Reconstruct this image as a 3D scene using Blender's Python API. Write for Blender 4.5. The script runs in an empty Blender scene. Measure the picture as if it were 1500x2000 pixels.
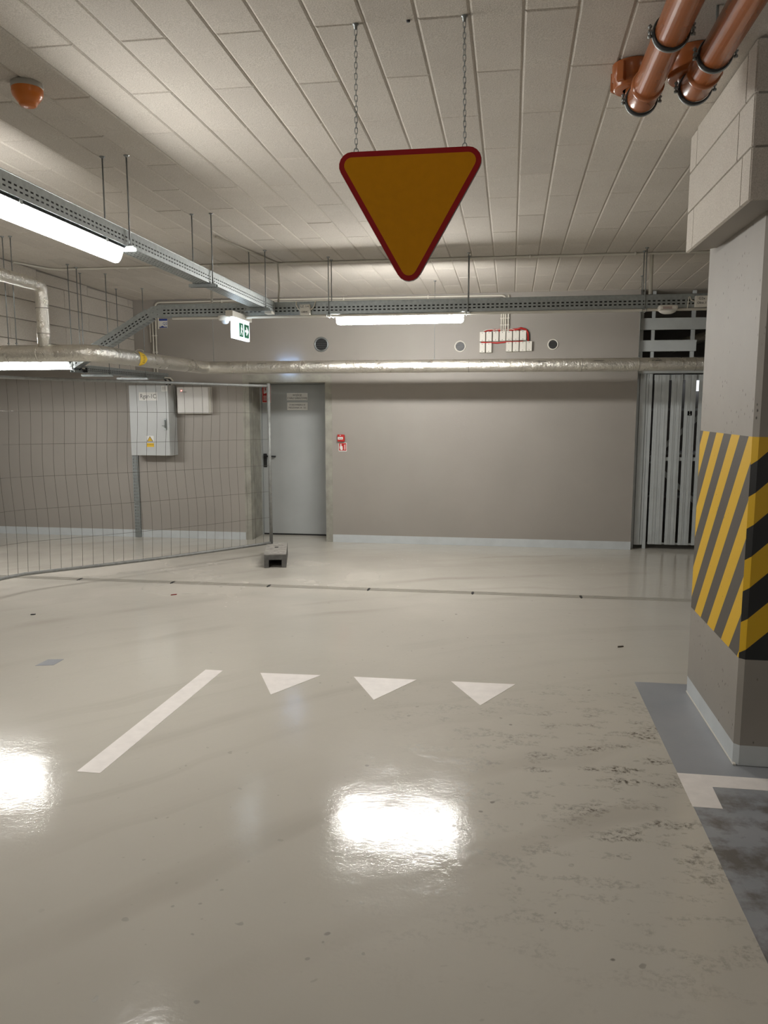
import bpy, bmesh, math, random
from mathutils import Vector, Matrix
random.seed(7)
R = math.radians
S = bpy.context.scene
COL = S.collection

# ------------------------------------------------------------------ camera, world, exposure
cam = bpy.data.cameras.new('camera'); camo = bpy.data.objects.new('camera', cam); COL.objects.link(camo)
cam.sensor_fit = 'VERTICAL'; cam.sensor_height = 36.0; cam.lens = 36.0 * 1530 / 2000
cam.clip_start = 0.05; cam.clip_end = 100
camo.location = (0, 0, 1.65); camo.rotation_euler = (R(90 - 7.631), 0, R(8.656))
S.camera = camo
w = bpy.data.worlds.new('world'); S.world = w; w.use_nodes = True
w.node_tree.nodes['Background'].inputs[0].default_value = (0.9, 0.95, 1, 1)
w.node_tree.nodes['Background'].inputs[1].default_value = 0.02
S.view_settings.view_transform = 'Standard'; S.view_settings.look = 'None'
S.view_settings.gamma = 1; S.view_settings.exposure = 1.8
S.view_settings.use_curve_mapping = False
LAMP = 27.0                      # emission strength of the tube diffusers

WY = 9.33                        # back wall
def zc(y): return 2.95 + 0.018 * (WY - y)      # the slab falls slightly towards the back wall

# ------------------------------------------------------------------ materials
MATS = {}
def srgb(*c):
    return tuple(((v / 255) / 12.92 if v / 255 <= .04045 else ((v / 255 + .055) / 1.055) ** 2.4) for v in c) + (1,)
def new_mat(name):
    m = bpy.data.materials.new(name); m.use_nodes = True
    nt = m.node_tree; b = nt.nodes['Principled BSDF']
    return m, nt, b
def coords(nt, scale=None):
    g = nt.nodes.new('ShaderNodeNewGeometry')
    if scale is None: return g.outputs['Position']
    mp = nt.nodes.new('ShaderNodeMapping'); mp.inputs['Scale'].default_value = scale
    nt.links.new(g.outputs['Position'], mp.inputs['Vector']); return mp.outputs['Vector']
def noise(nt, scale, detail=4, rough=.55, vec=None, dist=0):
    n = nt.nodes.new('ShaderNodeTexNoise'); n.inputs['Scale'].default_value = scale
    n.inputs['Detail'].default_value = detail; n.inputs['Roughness'].default_value = rough
    n.inputs['Distortion'].default_value = dist
    nt.links.new(vec if vec is not None else coords(nt), n.inputs['Vector']); return n.outputs['Fac']
def ramp(nt, fac, lo, hi, a=0., b=1.):
    r = nt.nodes.new('ShaderNodeMapRange'); r.inputs['From Min'].default_value = lo; r.inputs['From Max'].default_value = hi
    r.inputs['To Min'].default_value = a; r.inputs['To Max'].default_value = b
    nt.links.new(fac, r.inputs['Value']); return r.outputs['Result']
def mth(nt, op, a, b=None):
    n = nt.nodes.new('ShaderNodeMath'); n.operation = op
    for i, v in enumerate((a, b)):
        if v is None: continue
        if isinstance(v, (int, float)): n.inputs[i].default_value = v
        else: nt.links.new(v, n.inputs[i])
    return n.outputs[0]
def mixc(nt, fac, a, b):
    n = nt.nodes.new('ShaderNodeMix'); n.data_type = 'RGBA'
    if isinstance(fac, (int, float)): n.inputs[0].default_value = fac
    else: nt.links.new(fac, n.inputs[0])
    for i, v in ((6, a), (7, b)):
        if isinstance(v, tuple): n.inputs[i].default_value = v
        else: nt.links.new(v, n.inputs[i])
    return n.outputs[2]
def bump(nt, b, h, strength, dist=.01):
    n = nt.nodes.new('ShaderNodeBump'); n.inputs['Strength'].default_value = strength; n.inputs['Distance'].default_value = dist
    nt.links.new(h, n.inputs['Height']); nt.links.new(n.outputs[0], b.inputs['Normal'])
def mat(name, col, rough=.5, metal=0, var=.08, nscale=8, bmp=0, bscale=200, spec=.5, bdist=.004):
    if name in MATS: return MATS[name]
    m, nt, b = new_mat(name)
    c = col if len(col) == 4 else tuple(col) + (1,)
    if var:
        f = noise(nt, nscale)
        d = tuple(v * (1 - var) for v in c[:3]) + (1,); l = tuple(min(1, v * (1 + var)) for v in c[:3]) + (1,)
        nt.links.new(mixc(nt, ramp(nt, f, .3, .7), d, l), b.inputs['Base Color'])
    else: b.inputs['Base Color'].default_value = c
    b.inputs['Roughness'].default_value = rough; b.inputs['Metallic'].default_value = metal
    b.inputs['Specular IOR Level'].default_value = spec
    if bmp: bump(nt, b, noise(nt, bscale, 3), bmp, bdist)
    MATS[name] = m; return m
def emit(name, col, strength):
    if name in MATS: return MATS[name]
    m, nt, b = new_mat(name)
    b.inputs['Base Color'].default_value = (.8, .8, .8, 1)
    b.inputs['Emission Color'].default_value = col if len(col) == 4 else tuple(col) + (1,)
    b.inputs['Emission Strength'].default_value = strength
    MATS[name] = m; return m

def mat_pored(name, col, seed=0.):
    """painted cast concrete with air-hole pores"""
    m, nt, b = new_mat(name)
    base = mixc(nt, ramp(nt, noise(nt, 2.2), .3, .7), tuple(v * .94 for v in col[:3]) + (1,), tuple(v * 1.05 for v in col[:3]) + (1,))
    v = nt.nodes.new('ShaderNodeTexVoronoi'); v.inputs['Scale'].default_value = 34
    nt.links.new(coords(nt, (1, 1, .55)), v.inputs['Vector'])
    spot = ramp(nt, v.outputs['Distance'], .07, .16, 1, 0)
    gate = ramp(nt, noise(nt, 4, 3), .46, .58)
    spot = mth(nt, 'MULTIPLY', spot, gate)
    nt.links.new(mixc(nt, spot, base, (.06, .05, .045, 1)), b.inputs['Base Color'])
    b.inputs['Roughness'].default_value = .6
    h = mth(nt, 'SUBTRACT', mth(nt, 'MULTIPLY', noise(nt, 120, 3), .15), spot)
    bump(nt, b, h, .4, .004)
    return m

PAINT = (.335, .308, .276)
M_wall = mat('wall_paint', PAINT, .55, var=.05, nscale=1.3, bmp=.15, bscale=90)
M_pillar = mat_pored('pillar_paint', (.31, .286, .254))
M_base = mat('baseboard_paint', (.56, .59, .60), .5, var=.05)
M_conc = mat('raw_concrete', (.32, .31, .265), .7, var=.22, nscale=7, bmp=.25, bscale=60)
M_slab = mat('joint_backing', (.56, .515, .455), .9, var=.1)
M_zinc = mat('galvanised_steel', (.36, .39, .39), .42, .6, var=.12, nscale=40)
M_zincd = mat('dark_galvanised_steel', (.30, .32, .32), .4, .75, var=.12, nscale=40)
M_white = mat('white_plastic', (.72, .69, .62), .45, var=.03)
M_whitec = mat('white_conduit_plastic', (.66, .63, .55), .45, var=.04)
M_door = mat('grey_door_lacquer', (.40, .415, .41), .42, var=.04, nscale=3)
M_gate = mat('grey_sheet_steel', (.52, .55, .55), .40, .15, var=.06, nscale=6)
M_black = mat('black_plastic', (.012, .012, .013), .4, var=0)
M_rubber = mat('black_rubber', (.02, .02, .02), .6, var=0)
M_slotshade = mat('slot_shade', (.05, .047, .045), .8, var=0)  # dark colour standing in for shade inside the drain slots
M_cab = mat('cabinet_lacquer', (.50, .515, .51), .4, var=.02)
M_red = mat('red_plastic', (.50, .025, .02), .35, var=.04)
M_redfoam = mat('red_sealant', (.30, .03, .025), .6, var=.2, nscale=60)
M_signred = mat('sign_red', (.42, .013, .018), .45, var=.03, spec=.25)
M_signyel = mat('sign_yellow', (.76, .325, .002), .5, var=.03, nscale=30, spec=.2)
M_signyel2 = mat('label_yellow', (.75, .48, .02), .45, var=0)
M_signwhite = mat('label_white', (.75, .74, .70), .45, var=0)
M_ink = mat('printed_ink', (.03, .03, .035), .6, var=0)
M_green = mat('sign_green', (.01, .22, .11), .4, var=0)
M_blue = mat('label_blue', (.02, .05, .30), .4, var=0)
M_pvc = mat('orange_pvc', (.35, .105, .030), .24, var=.06, nscale=5)
M_siren = mat('orange_siren_plastic', (.62, .17, .02), .3, var=.05)
M_cableblack = mat('black_cable', (.02, .02, .02), .5, var=0)
M_floorwhite = mat('white_road_paint', (.86, .81, .77), .45, var=.05, nscale=14, bmp=.1)
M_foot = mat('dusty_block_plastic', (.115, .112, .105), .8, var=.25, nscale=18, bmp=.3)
M_lamp = emit('tube_diffuser', (1, .985, .95), LAMP)
M_lampbright = emit('brighter_tube_diffuser', (1, .985, .95), LAMP * 1.6)  # same kind of tube, glow raised to lift the back floor
M_lamphouse = mat('lamp_housing', (.40, .42, .44), .45, var=0)
M_exit = emit('exit_panel_light', (.74, .87, 1.0), 1.5)
M_exitmark = emit('exit_mark_light', (.85, .95, 1.0), .22)
M_led = emit('emergency_led', (.34, .55, 1.0), 4.0)
M_redled = emit('red_led', (1, .1, .08), 3.0)

def foil():
    m, nt, b = new_mat('aluminium_foil')
    b.inputs['Base Color'].default_value = (.70, .675, .615, 1)
    b.inputs['Metallic'].default_value = .95
    nt.links.new(ramp(nt, noise(nt, 7, 3), .3, .7, .24, .38), b.inputs['Roughness'])
    h = mth(nt, 'ADD', mth(nt, 'MULTIPLY', noise(nt, 26, 4, .75), 1.0), noise(nt, 9, 2))
    bump(nt, b, h, .9, .013)
    return m
M_foil = foil()
M_seam = mat('foil_seam', (.35, .33, .29), .4, .6, var=0)

def panel_mat():
    m, nt, b = new_mat('wood_wool_panel')
    oi = nt.nodes.new('ShaderNodeObjectInfo')
    a = mixc(nt, ramp(nt, noise(nt, 3.5), .3, .7), (.65, .60, .54, 1), (.71, .665, .60, 1))
    sp = ramp(nt, noise(nt, 230, 2, .7), .35, .62)
    a = mixc(nt, sp, (.50, .46, .405, 1), a)
    a2 = nt.nodes.new('ShaderNodeMix'); a2.data_type = 'RGBA'; a2.blend_type = 'MULTIPLY'; a2.inputs[0].default_value = 1
    nt.links.new(a, a2.inputs[6])
    rr = ramp(nt, oi.outputs['Random'], 0, 1, .94, 1.04)
    cb = nt.nodes.new('ShaderNodeCombineColor')
    for i in range(3): nt.links.new(rr, cb.inputs[i])
    nt.links.new(cb.outputs[0], a2.inputs[7])
    nt.links.new(a2.outputs[2], b.inputs['Base Color'])
    b.inputs['Roughness'].default_value = .9; b.inputs['Specular IOR Level'].default_value = .2
    bump(nt, b, noise(nt, 160, 3, .7), .5, .006)
    return m
M_panel = panel_mat()

def floor_mat():
    m, nt, b = new_mat('epoxy_floor')
    pos = coords(nt)
    base = mixc(nt, ramp(nt, noise(nt, .55, 3, .5), .35, .65), (.53, .50, .44, 1), (.575, .545, .48, 1))
    # tyre sweeps: soft dusty bands curving around the drive aisle
    vd = nt.nodes.new('ShaderNodeVectorMath'); vd.operation = 'DISTANCE'; vd.inputs[1].default_value = (2.6, -.3, 0)
    nt.links.new(pos, vd.inputs[0])
    band = nt.nodes.new('ShaderNodeTexNoise'); band.noise_dimensions = '1D'; band.inputs['Scale'].default_value = 3.2; band.inputs['Detail'].default_value = 5
    nt.links.new(mth(nt, 'ADD', vd.outputs['Value'], mth(nt, 'MULTIPLY', noise(nt, .8, 2), .5)), band.inputs['W'])
    gate = ramp(nt, noise(nt, .9, 2), .4, .65)
    base = mixc(nt, mth(nt, 'MULTIPLY', ramp(nt, band.outputs['Fac'], .53, .72), mth(nt, 'MULTIPLY', gate, .65)), base, (.42, .385, .33, 1))
    # pale dust near the drain on the left
    sx = nt.nodes.new('ShaderNodeSeparateXYZ'); nt.links.new(pos, sx.inputs[0])
    X, Y = sx.outputs['X'], sx.outputs['Y']
    dust = mth(nt, 'MULTIPLY', ramp(nt, Y, 5.6, 6.6), mth(nt, 'MULTIPLY', ramp(nt, Y, 9.2, 7.6), ramp(nt, X, .4, -2.0)))
    dust = mth(nt, 'MULTIPLY', dust, ramp(nt, noise(nt, 1.1, 3, .5), .3, .75))
    base = mixc(nt, mth(nt, 'MULTIPLY', dust, .6), base, (.68, .63, .57, 1))
    # dark mud smears beside the parking bay
    reg = mth(nt, 'MULTIPLY', mth(nt, 'MULTIPLY', ramp(nt, X, -.75, .45), ramp(nt, X, 1.3, .8)), mth(nt, 'MULTIPLY', ramp(nt, Y, 1.9, 3.2), ramp(nt, Y, 4.75, 4.0)))
    big = ramp(nt, noise(nt, 4.5, 3, .6, coords(nt, (1, 2.0, 1))), .505, .62)
    fine = ramp(nt, noise(nt, 40, 4, .75), .47, .60)
    st = mth(nt, 'MULTIPLY', mth(nt, 'MULTIPLY', big, fine), reg)
    spk = ramp(nt, noise(nt, 24, 1, .3), .73, .77)
    spk = mth(nt, 'MULTIPLY', spk, mth(nt, 'MULTIPLY', ramp(nt, noise(nt, 1.2, 1), .45, .6, .0, .8), ramp(nt, X, -1.7, -.3, .15, 1)))
    st = mth(nt, 'MAXIMUM', st, spk)
    base = mixc(nt, mth(nt, 'MULTIPLY', st, .92), base, (.085, .066, .045, 1))
    nt.links.new(base, b.inputs['Base Color'])
    rg = mth(nt, 'ADD', ramp(nt, noise(nt, 1.1, 4, .6), .35, .7, .085, .15), mth(nt, 'MULTIPLY', mth(nt, 'ADD', st, mth(nt, 'MULTIPLY', dust, .6)), .5))
    nt.links.new(rg, b.inputs['Roughness'])
    b.inputs['Specular IOR Level'].default_value = .27
    h = mth(nt, 'ADD', noise(nt, 6, 3, .5), mth(nt, 'MULTIPLY', noise(nt, 60, 4, .6), .24))
    bump(nt, b, h, .085, .02)
    return m
M_floor = floor_mat()

def bay_mat():
    m, nt, b = new_mat('grey_bay_paint')
    sx = nt.nodes.new('ShaderNodeSeparateXYZ'); nt.links.new(coords(nt), sx.inputs[0])
    dirt = mth(nt, 'MULTIPLY', ramp(nt, sx.outputs['Y'], 3.45, 3.30), ramp(nt, noise(nt, 6.5, 5, .65), .44, .62))
    base = mixc(nt, ramp(nt, noise(nt, 3), .3, .7), (.29, .305, .33, 1), (.34, .35, .37, 1))
    nt.links.new(mixc(nt, mth(nt, 'MULTIPLY', dirt, .75), base, (.10, .082, .062, 1)), b.inputs['Base Color'])
    b.inputs['Roughness'].default_value = .35
    bump(nt, b, noise(nt, 60, 3), .1, .004)
    return m
M_bay = bay_mat()

def stripe_mat(name, horiz, k, off, per, dark):
    """hazard stripes painted on the pillar, slanted in the (horizontal, z) plane of its face"""
    m, nt, b = new_mat(name)
    sx = nt.nodes.new('ShaderNodeSeparateXYZ'); nt.links.new(coords(nt), sx.inputs[0])
    s = mth(nt, 'ADD', sx.outputs[horiz], mth(nt, 'MULTIPLY', sx.outputs['Z'], k))
    s = mth(nt, 'DIVIDE', mth(nt, 'SUBTRACT', s, off), per * 2)
    f = mth(nt, 'FRACT', mth(nt, 'ADD', s, 100.))
    sel = mth(nt, 'GREATER_THAN', f, .5)
    v = nt.nodes.new('ShaderNodeTexVoronoi'); v.inputs['Scale'].default_value = 28; nt.links.new(coords(nt), v.inputs['Vector'])
    spot = mth(nt, 'MULTIPLY', ramp(nt, v.outputs['Distance'], .05, .11, 1, 0), ramp(nt, noise(nt, 6, 2), .5, .58))
    c = mixc(nt, sel, dark, (.68, .41, .008, 1))
    nt.links.new(mixc(nt, spot, c, (.03, .025, .02, 1)), b.inputs['Base Color'])
    b.inputs['Roughness'].default_value = .55
    bump(nt, b, noise(nt, 110, 3), .15, .003)
    return m
M_strL = stripe_mat('side_hazard_stripes', 'Y', .785, 3.728 + .785 * 1.52, .136, (.085, .075, .062, 1))
M_strN = stripe_mat('front_hazard_stripes', 'Z', 0., 0, 1, (.01, .01, .01, 1))
def strN():
    m, nt, b = new_mat('front_hazard_stripes')
    sx = nt.nodes.new('ShaderNodeSeparateXYZ'); nt.links.new(coords(nt), sx.inputs[0])
    t = mth(nt, 'SUBTRACT', sx.outputs['Z'], mth(nt, 'MULTIPLY', mth(nt, 'SUBTRACT', sx.outputs['X'], 1.085), .97))
    t = mth(nt, 'DIVIDE', mth(nt, 'SUBTRACT', t, .535), .1435 * 2)
    sel = mth(nt, 'LESS_THAN', mth(nt, 'FRACT', mth(nt, 'ADD', t, 100.)), .5)
    c = mixc(nt, sel, (.012, .012, .012, 1), (.68, .41, .008, 1))
    nt.links.new(c, b.inputs['Base Color']); b.inputs['Roughness'].default_value = .5
    bump(nt, b, noise(nt, 110, 3), .2, .003)
    return m
bpy.data.materials.remove(M_strN); M_strN = strN()

# ------------------------------------------------------------------ mesh helpers
def frame(d, hint=(0, 0, 1)):
    d = Vector(d).normalized(); h = Vector(hint)
    if abs(d.dot(h)) > .98: h = Vector((1, 0, 0))
    s = d.cross(h).normalized(); return s, s.cross(d).normalized()
class MB:
    def __init__(self): self.bm = bmesh.new()
    def face(self, vs, mi=0, sm=False):
        try: f = self.bm.faces.new(vs)
        except ValueError: return None
        f.material_index = mi; f.smooth = sm; return f
    def quad(self, pts, mi=0):
        return self.face([self.bm.verts.new(p) for p in pts], mi)
    def box(self, x0, x1, y0, y1, z0, z1, mi=0, bev=0, M=None):
        if x0 > x1: x0, x1 = x1, x0
        if y0 > y1: y0, y1 = y1, y0
        if z0 > z1: z0, z1 = z1, z0
        v = [self.bm.verts.new((x, y, z)) for z in (z0, z1) for y in (y0, y1) for x in (x0, x1)]
        fs = [self.face([v[i] for i in q], mi) for q in ((0, 2, 3, 1), (4, 5, 7, 6), (0, 1, 5, 4), (2, 6, 7, 3), (0, 4, 6, 2), (1, 3, 7, 5))]
        if bev:
            es = list({e for f in fs for e in f.edges})
            r = bmesh.ops.bevel(self.bm, geom=es, offset=bev, segments=2, affect='EDGES', profile=.5)
            v = list({q for f in r['faces'] for q in f.verts} | {q for q in v if q.is_valid})
            for f in r['faces']: f.material_index = mi
        if M is not None:
            for q in v: q.co = M @ q.co
        return self
    def ring(self, c, s, u, r, n):
        return [self.bm.verts.new(Vector(c) + s * (r * math.cos(2 * math.pi * i / n)) + u * (r * math.sin(2 * math.pi * i / n))) for i in range(n)]
    def tube(self, pts, r, n=8, mi=0, cap=True, radii=None, closed=False):
        pts = [Vector(p) for p in pts]; rings = []; s = u = None
        for i, p in enumerate(pts):
            if closed: d = (pts[(i + 1) % len(pts)] - pts[i - 1])
            elif i == 0: d = pts[1] - p
            elif i == len(pts) - 1: d = p - pts[i - 1]
            else: d = (p - pts[i - 1]).normalized() + (pts[i + 1] - p).normalized()
            d.normalize()
            if s is None: s, u = frame(d)
            else:
                s = (s - d * s.dot(d)).normalized(); u = s.cross(d).normalized()
            k = 1.0
            if 0 < i < len(pts) - 1 and not closed:
                cosa = (p - pts[i - 1]).normalized().dot(d); k = 1.0
            rr = radii[i] if radii else r
            rings.append(self.ring(p, s, u, rr * k, n))
        m = len(rings)
        for a in range(m if closed else m - 1):
            A, B = rings[a], rings[(a + 1) % m]
            for i in range(n): self.face([A[i], A[(i + 1) % n], B[(i + 1) % n], B[i]], mi, True)
        if cap and not closed:
            self.face(rings[0][::-1], mi); self.face(rings[-1], mi)
        return self
    def lathe(self, prof, c, axis=(0, 0, 1), n=24, mi=0):
        """prof: (radius, height along axis)"""
        a = Vector(axis).normalized(); s, u = frame(a); c = Vector(c); rings = []
        for r, h in prof:
            if r < 1e-6: rings.append([self.bm.verts.new(c + a * h)])
            else: rings.append(self.ring(c + a * h, s, u, r, n))
        for A, B in zip(rings, rings[1:]):
            for i in range(n):
                q = [A[i % len(A)], A[(i + 1) % len(A)], B[(i + 1) % len(B)], B[i % len(B)]]
                q2 = [];
                for x in q:
                    if x not in q2: q2.append(x)
                if len(q2) >= 3: self.face(q2, mi, True)
        return self
    def prism(self, poly, d, mi=0, sidemi=None):
        d = Vector(d); A = [self.bm.verts.new(Vector(p)) for p in poly]; B = [self.bm.verts.new(Vector(p) + d) for p in poly]
        n = len(A); self.face(A[::-1], mi); self.face(B, mi)
        for i in range(n): self.face([A[i], A[(i + 1) % n], B[(i + 1) % n], B[i]], mi if sidemi is None else sidemi)
        return self
    def holed(self, us, vs, holes, P, mi=0, swap=False):
        """sheet of grid cells with some cells left open; P(u, v) gives the point"""
        g = [[self.bm.verts.new(P(a, b)) for b in vs] for a in us]
        for i in range(len(us) - 1):
            for j in range(len(vs) - 1):
                if (i, j) in holes: continue
                self.face([g[i][j], g[i + 1][j], g[i + 1][j + 1], g[i][j + 1]], mi)
        return self
    def build(self, name, mats, parent=None, normals=True, solid=0):
        if not isinstance(mats, (list, tuple)): mats = [mats]
        if normals: bmesh.ops.recalc_face_normals(self.bm, faces=self.bm.faces[:])
        vs = self.bm.verts
        lo = Vector([min(v.co[i] for v in vs) for i in range(3)]); hi = Vector([max(v.co[i] for v in vs) for i in range(3)])
        c = (lo + hi) / 2
        for v in vs: v.co -= c
        me = bpy.data.meshes.new(name); self.bm.to_mesh(me); self.bm.free()
        for m in mats: me.materials.append(m)
        o = bpy.data.objects.new(name, me); COL.objects.link(o)
        o.location = c
        if parent is not None:
            o.parent = parent; o.location = c - world_loc(parent)
        if solid:
            md = o.modifiers.new('sheet', 'SOLIDIFY'); md.thickness = solid; md.offset = 0
        return o
def world_loc(o):
    p = Vector(o.location)
    while o.parent is not None: o = o.parent; p += o.location
    return p
def tag(o, label=None, cat=None, group=None, kind=None):
    if label: o['label'] = label
    if cat: o['category'] = cat
    if group: o['group'] = group
    if kind: o['kind'] = kind
    return o
def thing(name, loc, label, cat, group=None):
    o = bpy.data.objects.new(name, None); COL.objects.link(o); o.location = loc; o.empty_display_size = .05
    return tag(o, label, cat, group)
def struct(o): o['kind'] = 'structure'; return o
def text(s, size, loc, rot, m, parent, name='lettering', ax='CENTER', sx=1.0, depth=.0006):
    cu = bpy.data.curves.new('t', 'FONT'); cu.body = s; cu.size = size; cu.align_x = ax; cu.align_y = 'CENTER'; cu.extrude = depth; cu.resolution_u = 3
    t = bpy.data.objects.new('t', cu); COL.objects.link(t)
    dg = bpy.context.evaluated_depsgraph_get(); dg.update()
    me = bpy.data.meshes.new_from_object(t.evaluated_get(dg)); bpy.data.objects.remove(t); bpy.data.curves.remove(cu)
    me.name = name; me.materials.clear(); me.materials.append(m)
    o = bpy.data.objects.new(name, me); COL.objects.link(o)
    o.rotation_euler = rot; o.scale = (sx, 1, 1); o.location = loc
    if parent is not None: o.parent = parent; o.location = Vector(loc) - world_loc(parent)
    return o
FRONT = (R(90), 0, 0)            # text that faces the camera side (-Y)

# ------------------------------------------------------------------ setting: floor
X0, X1, Y0 = -9.0, 7.0, -6.0
m = MB()
DY0, DY1, DD = 6.838, 6.962, .05
for a, b in ((Y0, DY0), (DY1, WY + .5)):
    m.quad([(X0, a, 0), (X1, a, 0), (X1, b, 0), (X0, b, 0)])
m.quad([(X0, DY0, 0), (X0, DY0, -DD), (X1, DY0, -DD), (X1, DY0, 0)]); m.quad([(X0, DY1, -DD), (X0, DY1, 0), (X1, DY1, 0), (X1, DY1, -DD)])
m.quad([(X0, DY0, -DD), (X0, DY1, -DD), (X1, DY1, -DD), (X1, DY0, -DD)])
floor = struct(m.build('floor', M_floor, normals=False))
def paint(name, polys, mt, z=.0012, label=None):
    q = MB()
    for p in polys: q.prism([(x, y, .0002) for x, y in p], (0, 0, z))
    o = q.build(name, mt, floor)
    if label: o['label'] = label
    return o
paint('painted_line', [[(-1.897, 3.138), (-1.783, 3.138), (-1.724, 4.563), (-1.838, 4.563)]], M_floorwhite, label='long white painted line leading to the row of triangles')
for i, (a, b, c) in enumerate([((-1.476, 4.556), (-1.091, 4.571), (-1.302, 4.203)), ((-.885, 4.574), (-.495, 4.58), (-.70, 4.212)), ((-.286, 4.583), (.10, 4.59), (-.099, 4.22))]):
    paint('painted_triangle', [[a, c, b]], M_floorwhite, label=['white give-way triangle nearest the long white line', 'middle white give-way triangle of the three', 'white give-way triangle nearest the pillar'][i])
paint('painted_bay', [[(.812, -2.0), (6.5, -2.0), (6.5, 4.745), (.812, 4.745)]], M_bay, z=.0006, label='grey painted parking bay with muddy stains around the pillar')
paint('bay_marking', [[(.809, 3.42), (4.5, 3.42), (4.5, 3.535), (.809, 3.535)], [(.809, 3.228), (.928, 3.228), (.934, 3.42), (.809, 3.42)]], M_floorwhite, z=.0016, label='white painted corner marking of the grey parking bay')
paint('paint_patch', [[(-2.95, 4.47), (-2.84, 4.50), (-2.84, 4.62), (-2.94, 4.60)]], mat('patch_grey', (.25, .26, .28), .5), label='small grey paint patch on the beige floor')

dr = thing('drain_channel', (0, 6.9, 0), 'slotted drain channel crossing the beige floor from fence to pillar', 'drain')
xs = [-3.082 + .945 * k for k in range(-4, 10)]
for a, b in zip(xs, xs[1:]):
    q = MB()
    n = 4
    wbar = (.116 - 3 * .016) / n
    for k in range(n):
        y0 = 6.842 + k * (wbar + .016)
        q.box(a + .006, b - .006, y0, y0 + wbar, -.03, -.0005)
    q.build('drain_grating', M_floor, dr)
    q = MB(); q.box(b - .012, b + .012, 6.862, 6.938, -.03, .0015, bev=.003); q.build('drain_joint', M_rubber, dr)
    q = MB(); q.box(a + .001, b - .001, 6.8395, 6.9605, -.049, -.034); q.build('slot_shade_liner', M_slotshade, dr)  # dark liner added under the grating so its slots look shaded

# ------------------------------------------------------------------ setting: ceiling of panels
m = MB()
TH = .25; BACK = .006
def cz(y, off=0): return zc(y) + off
v = [(X0, Y0, cz(Y0, BACK)), (X1, Y0, cz(Y0, BACK)), (X1, 13.2, cz(13.2, BACK)), (X0, 13.2, cz(13.2, BACK))]
m.prism(v, (0, 0, TH)); ceiling = struct(m.build('ceiling', M_slab))
SK = .0084
def cpt(u, y, off=0): return Vector((u + SK * (y - WY), y, zc(y) + off))
PW, PL, G = .1945, .9525, .0012
rng = random.Random(3)
def proj(p):
    d = Vector(p) - Vector((0, 0, 1.65)); Mx = camo.rotation_euler.to_matrix()
    l = Mx.inverted() @ d
    if l.z > -.1: return None
    return 750 + 1530 * l.x / -l.z, 1000 - 1530 * l.y / -l.z
panels = []
for k in range(-24, 36):
    u0 = -.0985 + PW * k; u1 = u0 + PW
    ph = 3.077 if k % 2 else 3.553
    y = ph - PL * 4
    while y < WY:
        a, b = y, min(y + PL, WY)
        y += PL
        if b - a < .02: continue
        mid = cpt((u0 + u1) / 2, (a + b) / 2)
        if mid.x < -4.55 or mid.x > 6.3: continue
        # leave out the field taken by the pillar beam
        if mid.x > .95 and 3.35 < (a + b) / 2 < 4.5: continue
        pr = proj(mid); ins = pr is not None and -60 < pr[0] < 1560 and -60 < pr[1] < 2000 and not (mid.x > 1.0 and mid.y < 4.6) and not (mid.x > 2.3)
        dist = (mid - Vector((0, 0, 1.65))).length
        full = abs((b - a) - PL) < 1e-4
        panels.append((0 if ins else 1, dist, u0, u1, a, b, full))
panels.sort()
def panel_geo(q, u0, u1, a, b, dz):
    c = .0105
    def P(u, y, off): return cpt(u, y, off)
    ua, ub, ya, yb = u0 + G, u1 - G, a + G * .7, b - G * .7
    top = [q.bm.verts.new(P(*p, BACK + .002)) for p in ((ua, ya), (ub, ya), (ub, yb), (ua, yb))]
    mid = [q.bm.verts.new(P(*p, .0045 + dz)) for p in ((ua, ya), (ub, ya), (ub, yb), (ua, yb))]
    lowr = [q.bm.verts.new(P(*p, dz)) for p in ((ua + c * .8, ya + c * .6), (ub - c * .8, ya + c * .6), (ub - c * .8, yb - c * .6), (ua + c * .8, yb - c * .6))]
    for A, B in ((top, mid), (mid, lowr)):
        for i in range(4): q.face([A[i], A[(i + 1) % 4], B[(i + 1) % 4], B[i]])
    q.face(lowr)
proto = None; nind = 0; rest = MB()
for key, dist, u0, u1, a, b, full in panels:
    dz = rng.uniform(-.0012, .0012)
    if key == 0 and full and nind < 290:
        if proto is None:
            q = MB(); panel_geo(q, u0, u1, a, b, 0); proto = q.build('ceiling_panel', M_panel, ceiling); o = proto
            pc = cpt((u0 + u1) / 2, (a + b) / 2); pl = Vector(proto.location)
        else:
            o = bpy.data.objects.new('ceiling_panel', proto.data); COL.objects.link(o); o.parent = ceiling
            o.location = pl + (cpt((u0 + u1) / 2, (a + b) / 2) - pc)
        o.location.z += dz; nind += 1
    else: panel_geo(rest, u0, u1, a, b, dz)
o = rest.build('ceiling_panel_field', M_panel, ceiling); o['kind'] = 'stuff'

# ------------------------------------------------------------------ setting: walls
DX0, DX1, DZ = -3.17, -2.055, 2.037           # outside of the concrete door surround
OX = 1.487                                     # edge of the opening to the storage room
zt = zc(WY) + .02
m = MB()
m.box(X0, DX0, WY, WY + .5, 0, zt); m.box(DX1, OX, WY, WY + .5, 0, zt); m.box(DX0, DX1, WY, WY + .5, DZ, zt)
wall_back = struct(m.build('wall_back', M_wall))
m = MB(); m.box(X0 - .2, X0, Y0, WY + .5, 0, 3.3); struct(m.build('wall_left', M_wall))
m = MB(); m.box(X1, X1 + .2, Y0, 13.2, 0, 3.3); struct(m.build('wall_right', M_wall))
m = MB(); m.box(X0 - .2, X1 + .2, Y0 - .2, Y0, 0, 3.4); struct(m.build('wall_front', M_wall))
m = MB(); m.box(X0 - .2, OX - .02, WY + .5, WY + .55, 0, 3.2); m.box(OX - .4, OX - .02, WY + .55, 13.2, 0, 3.2); m.box(OX - .4, X1 + .2, 13.2, 13.4, 0, 3.2)
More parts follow.
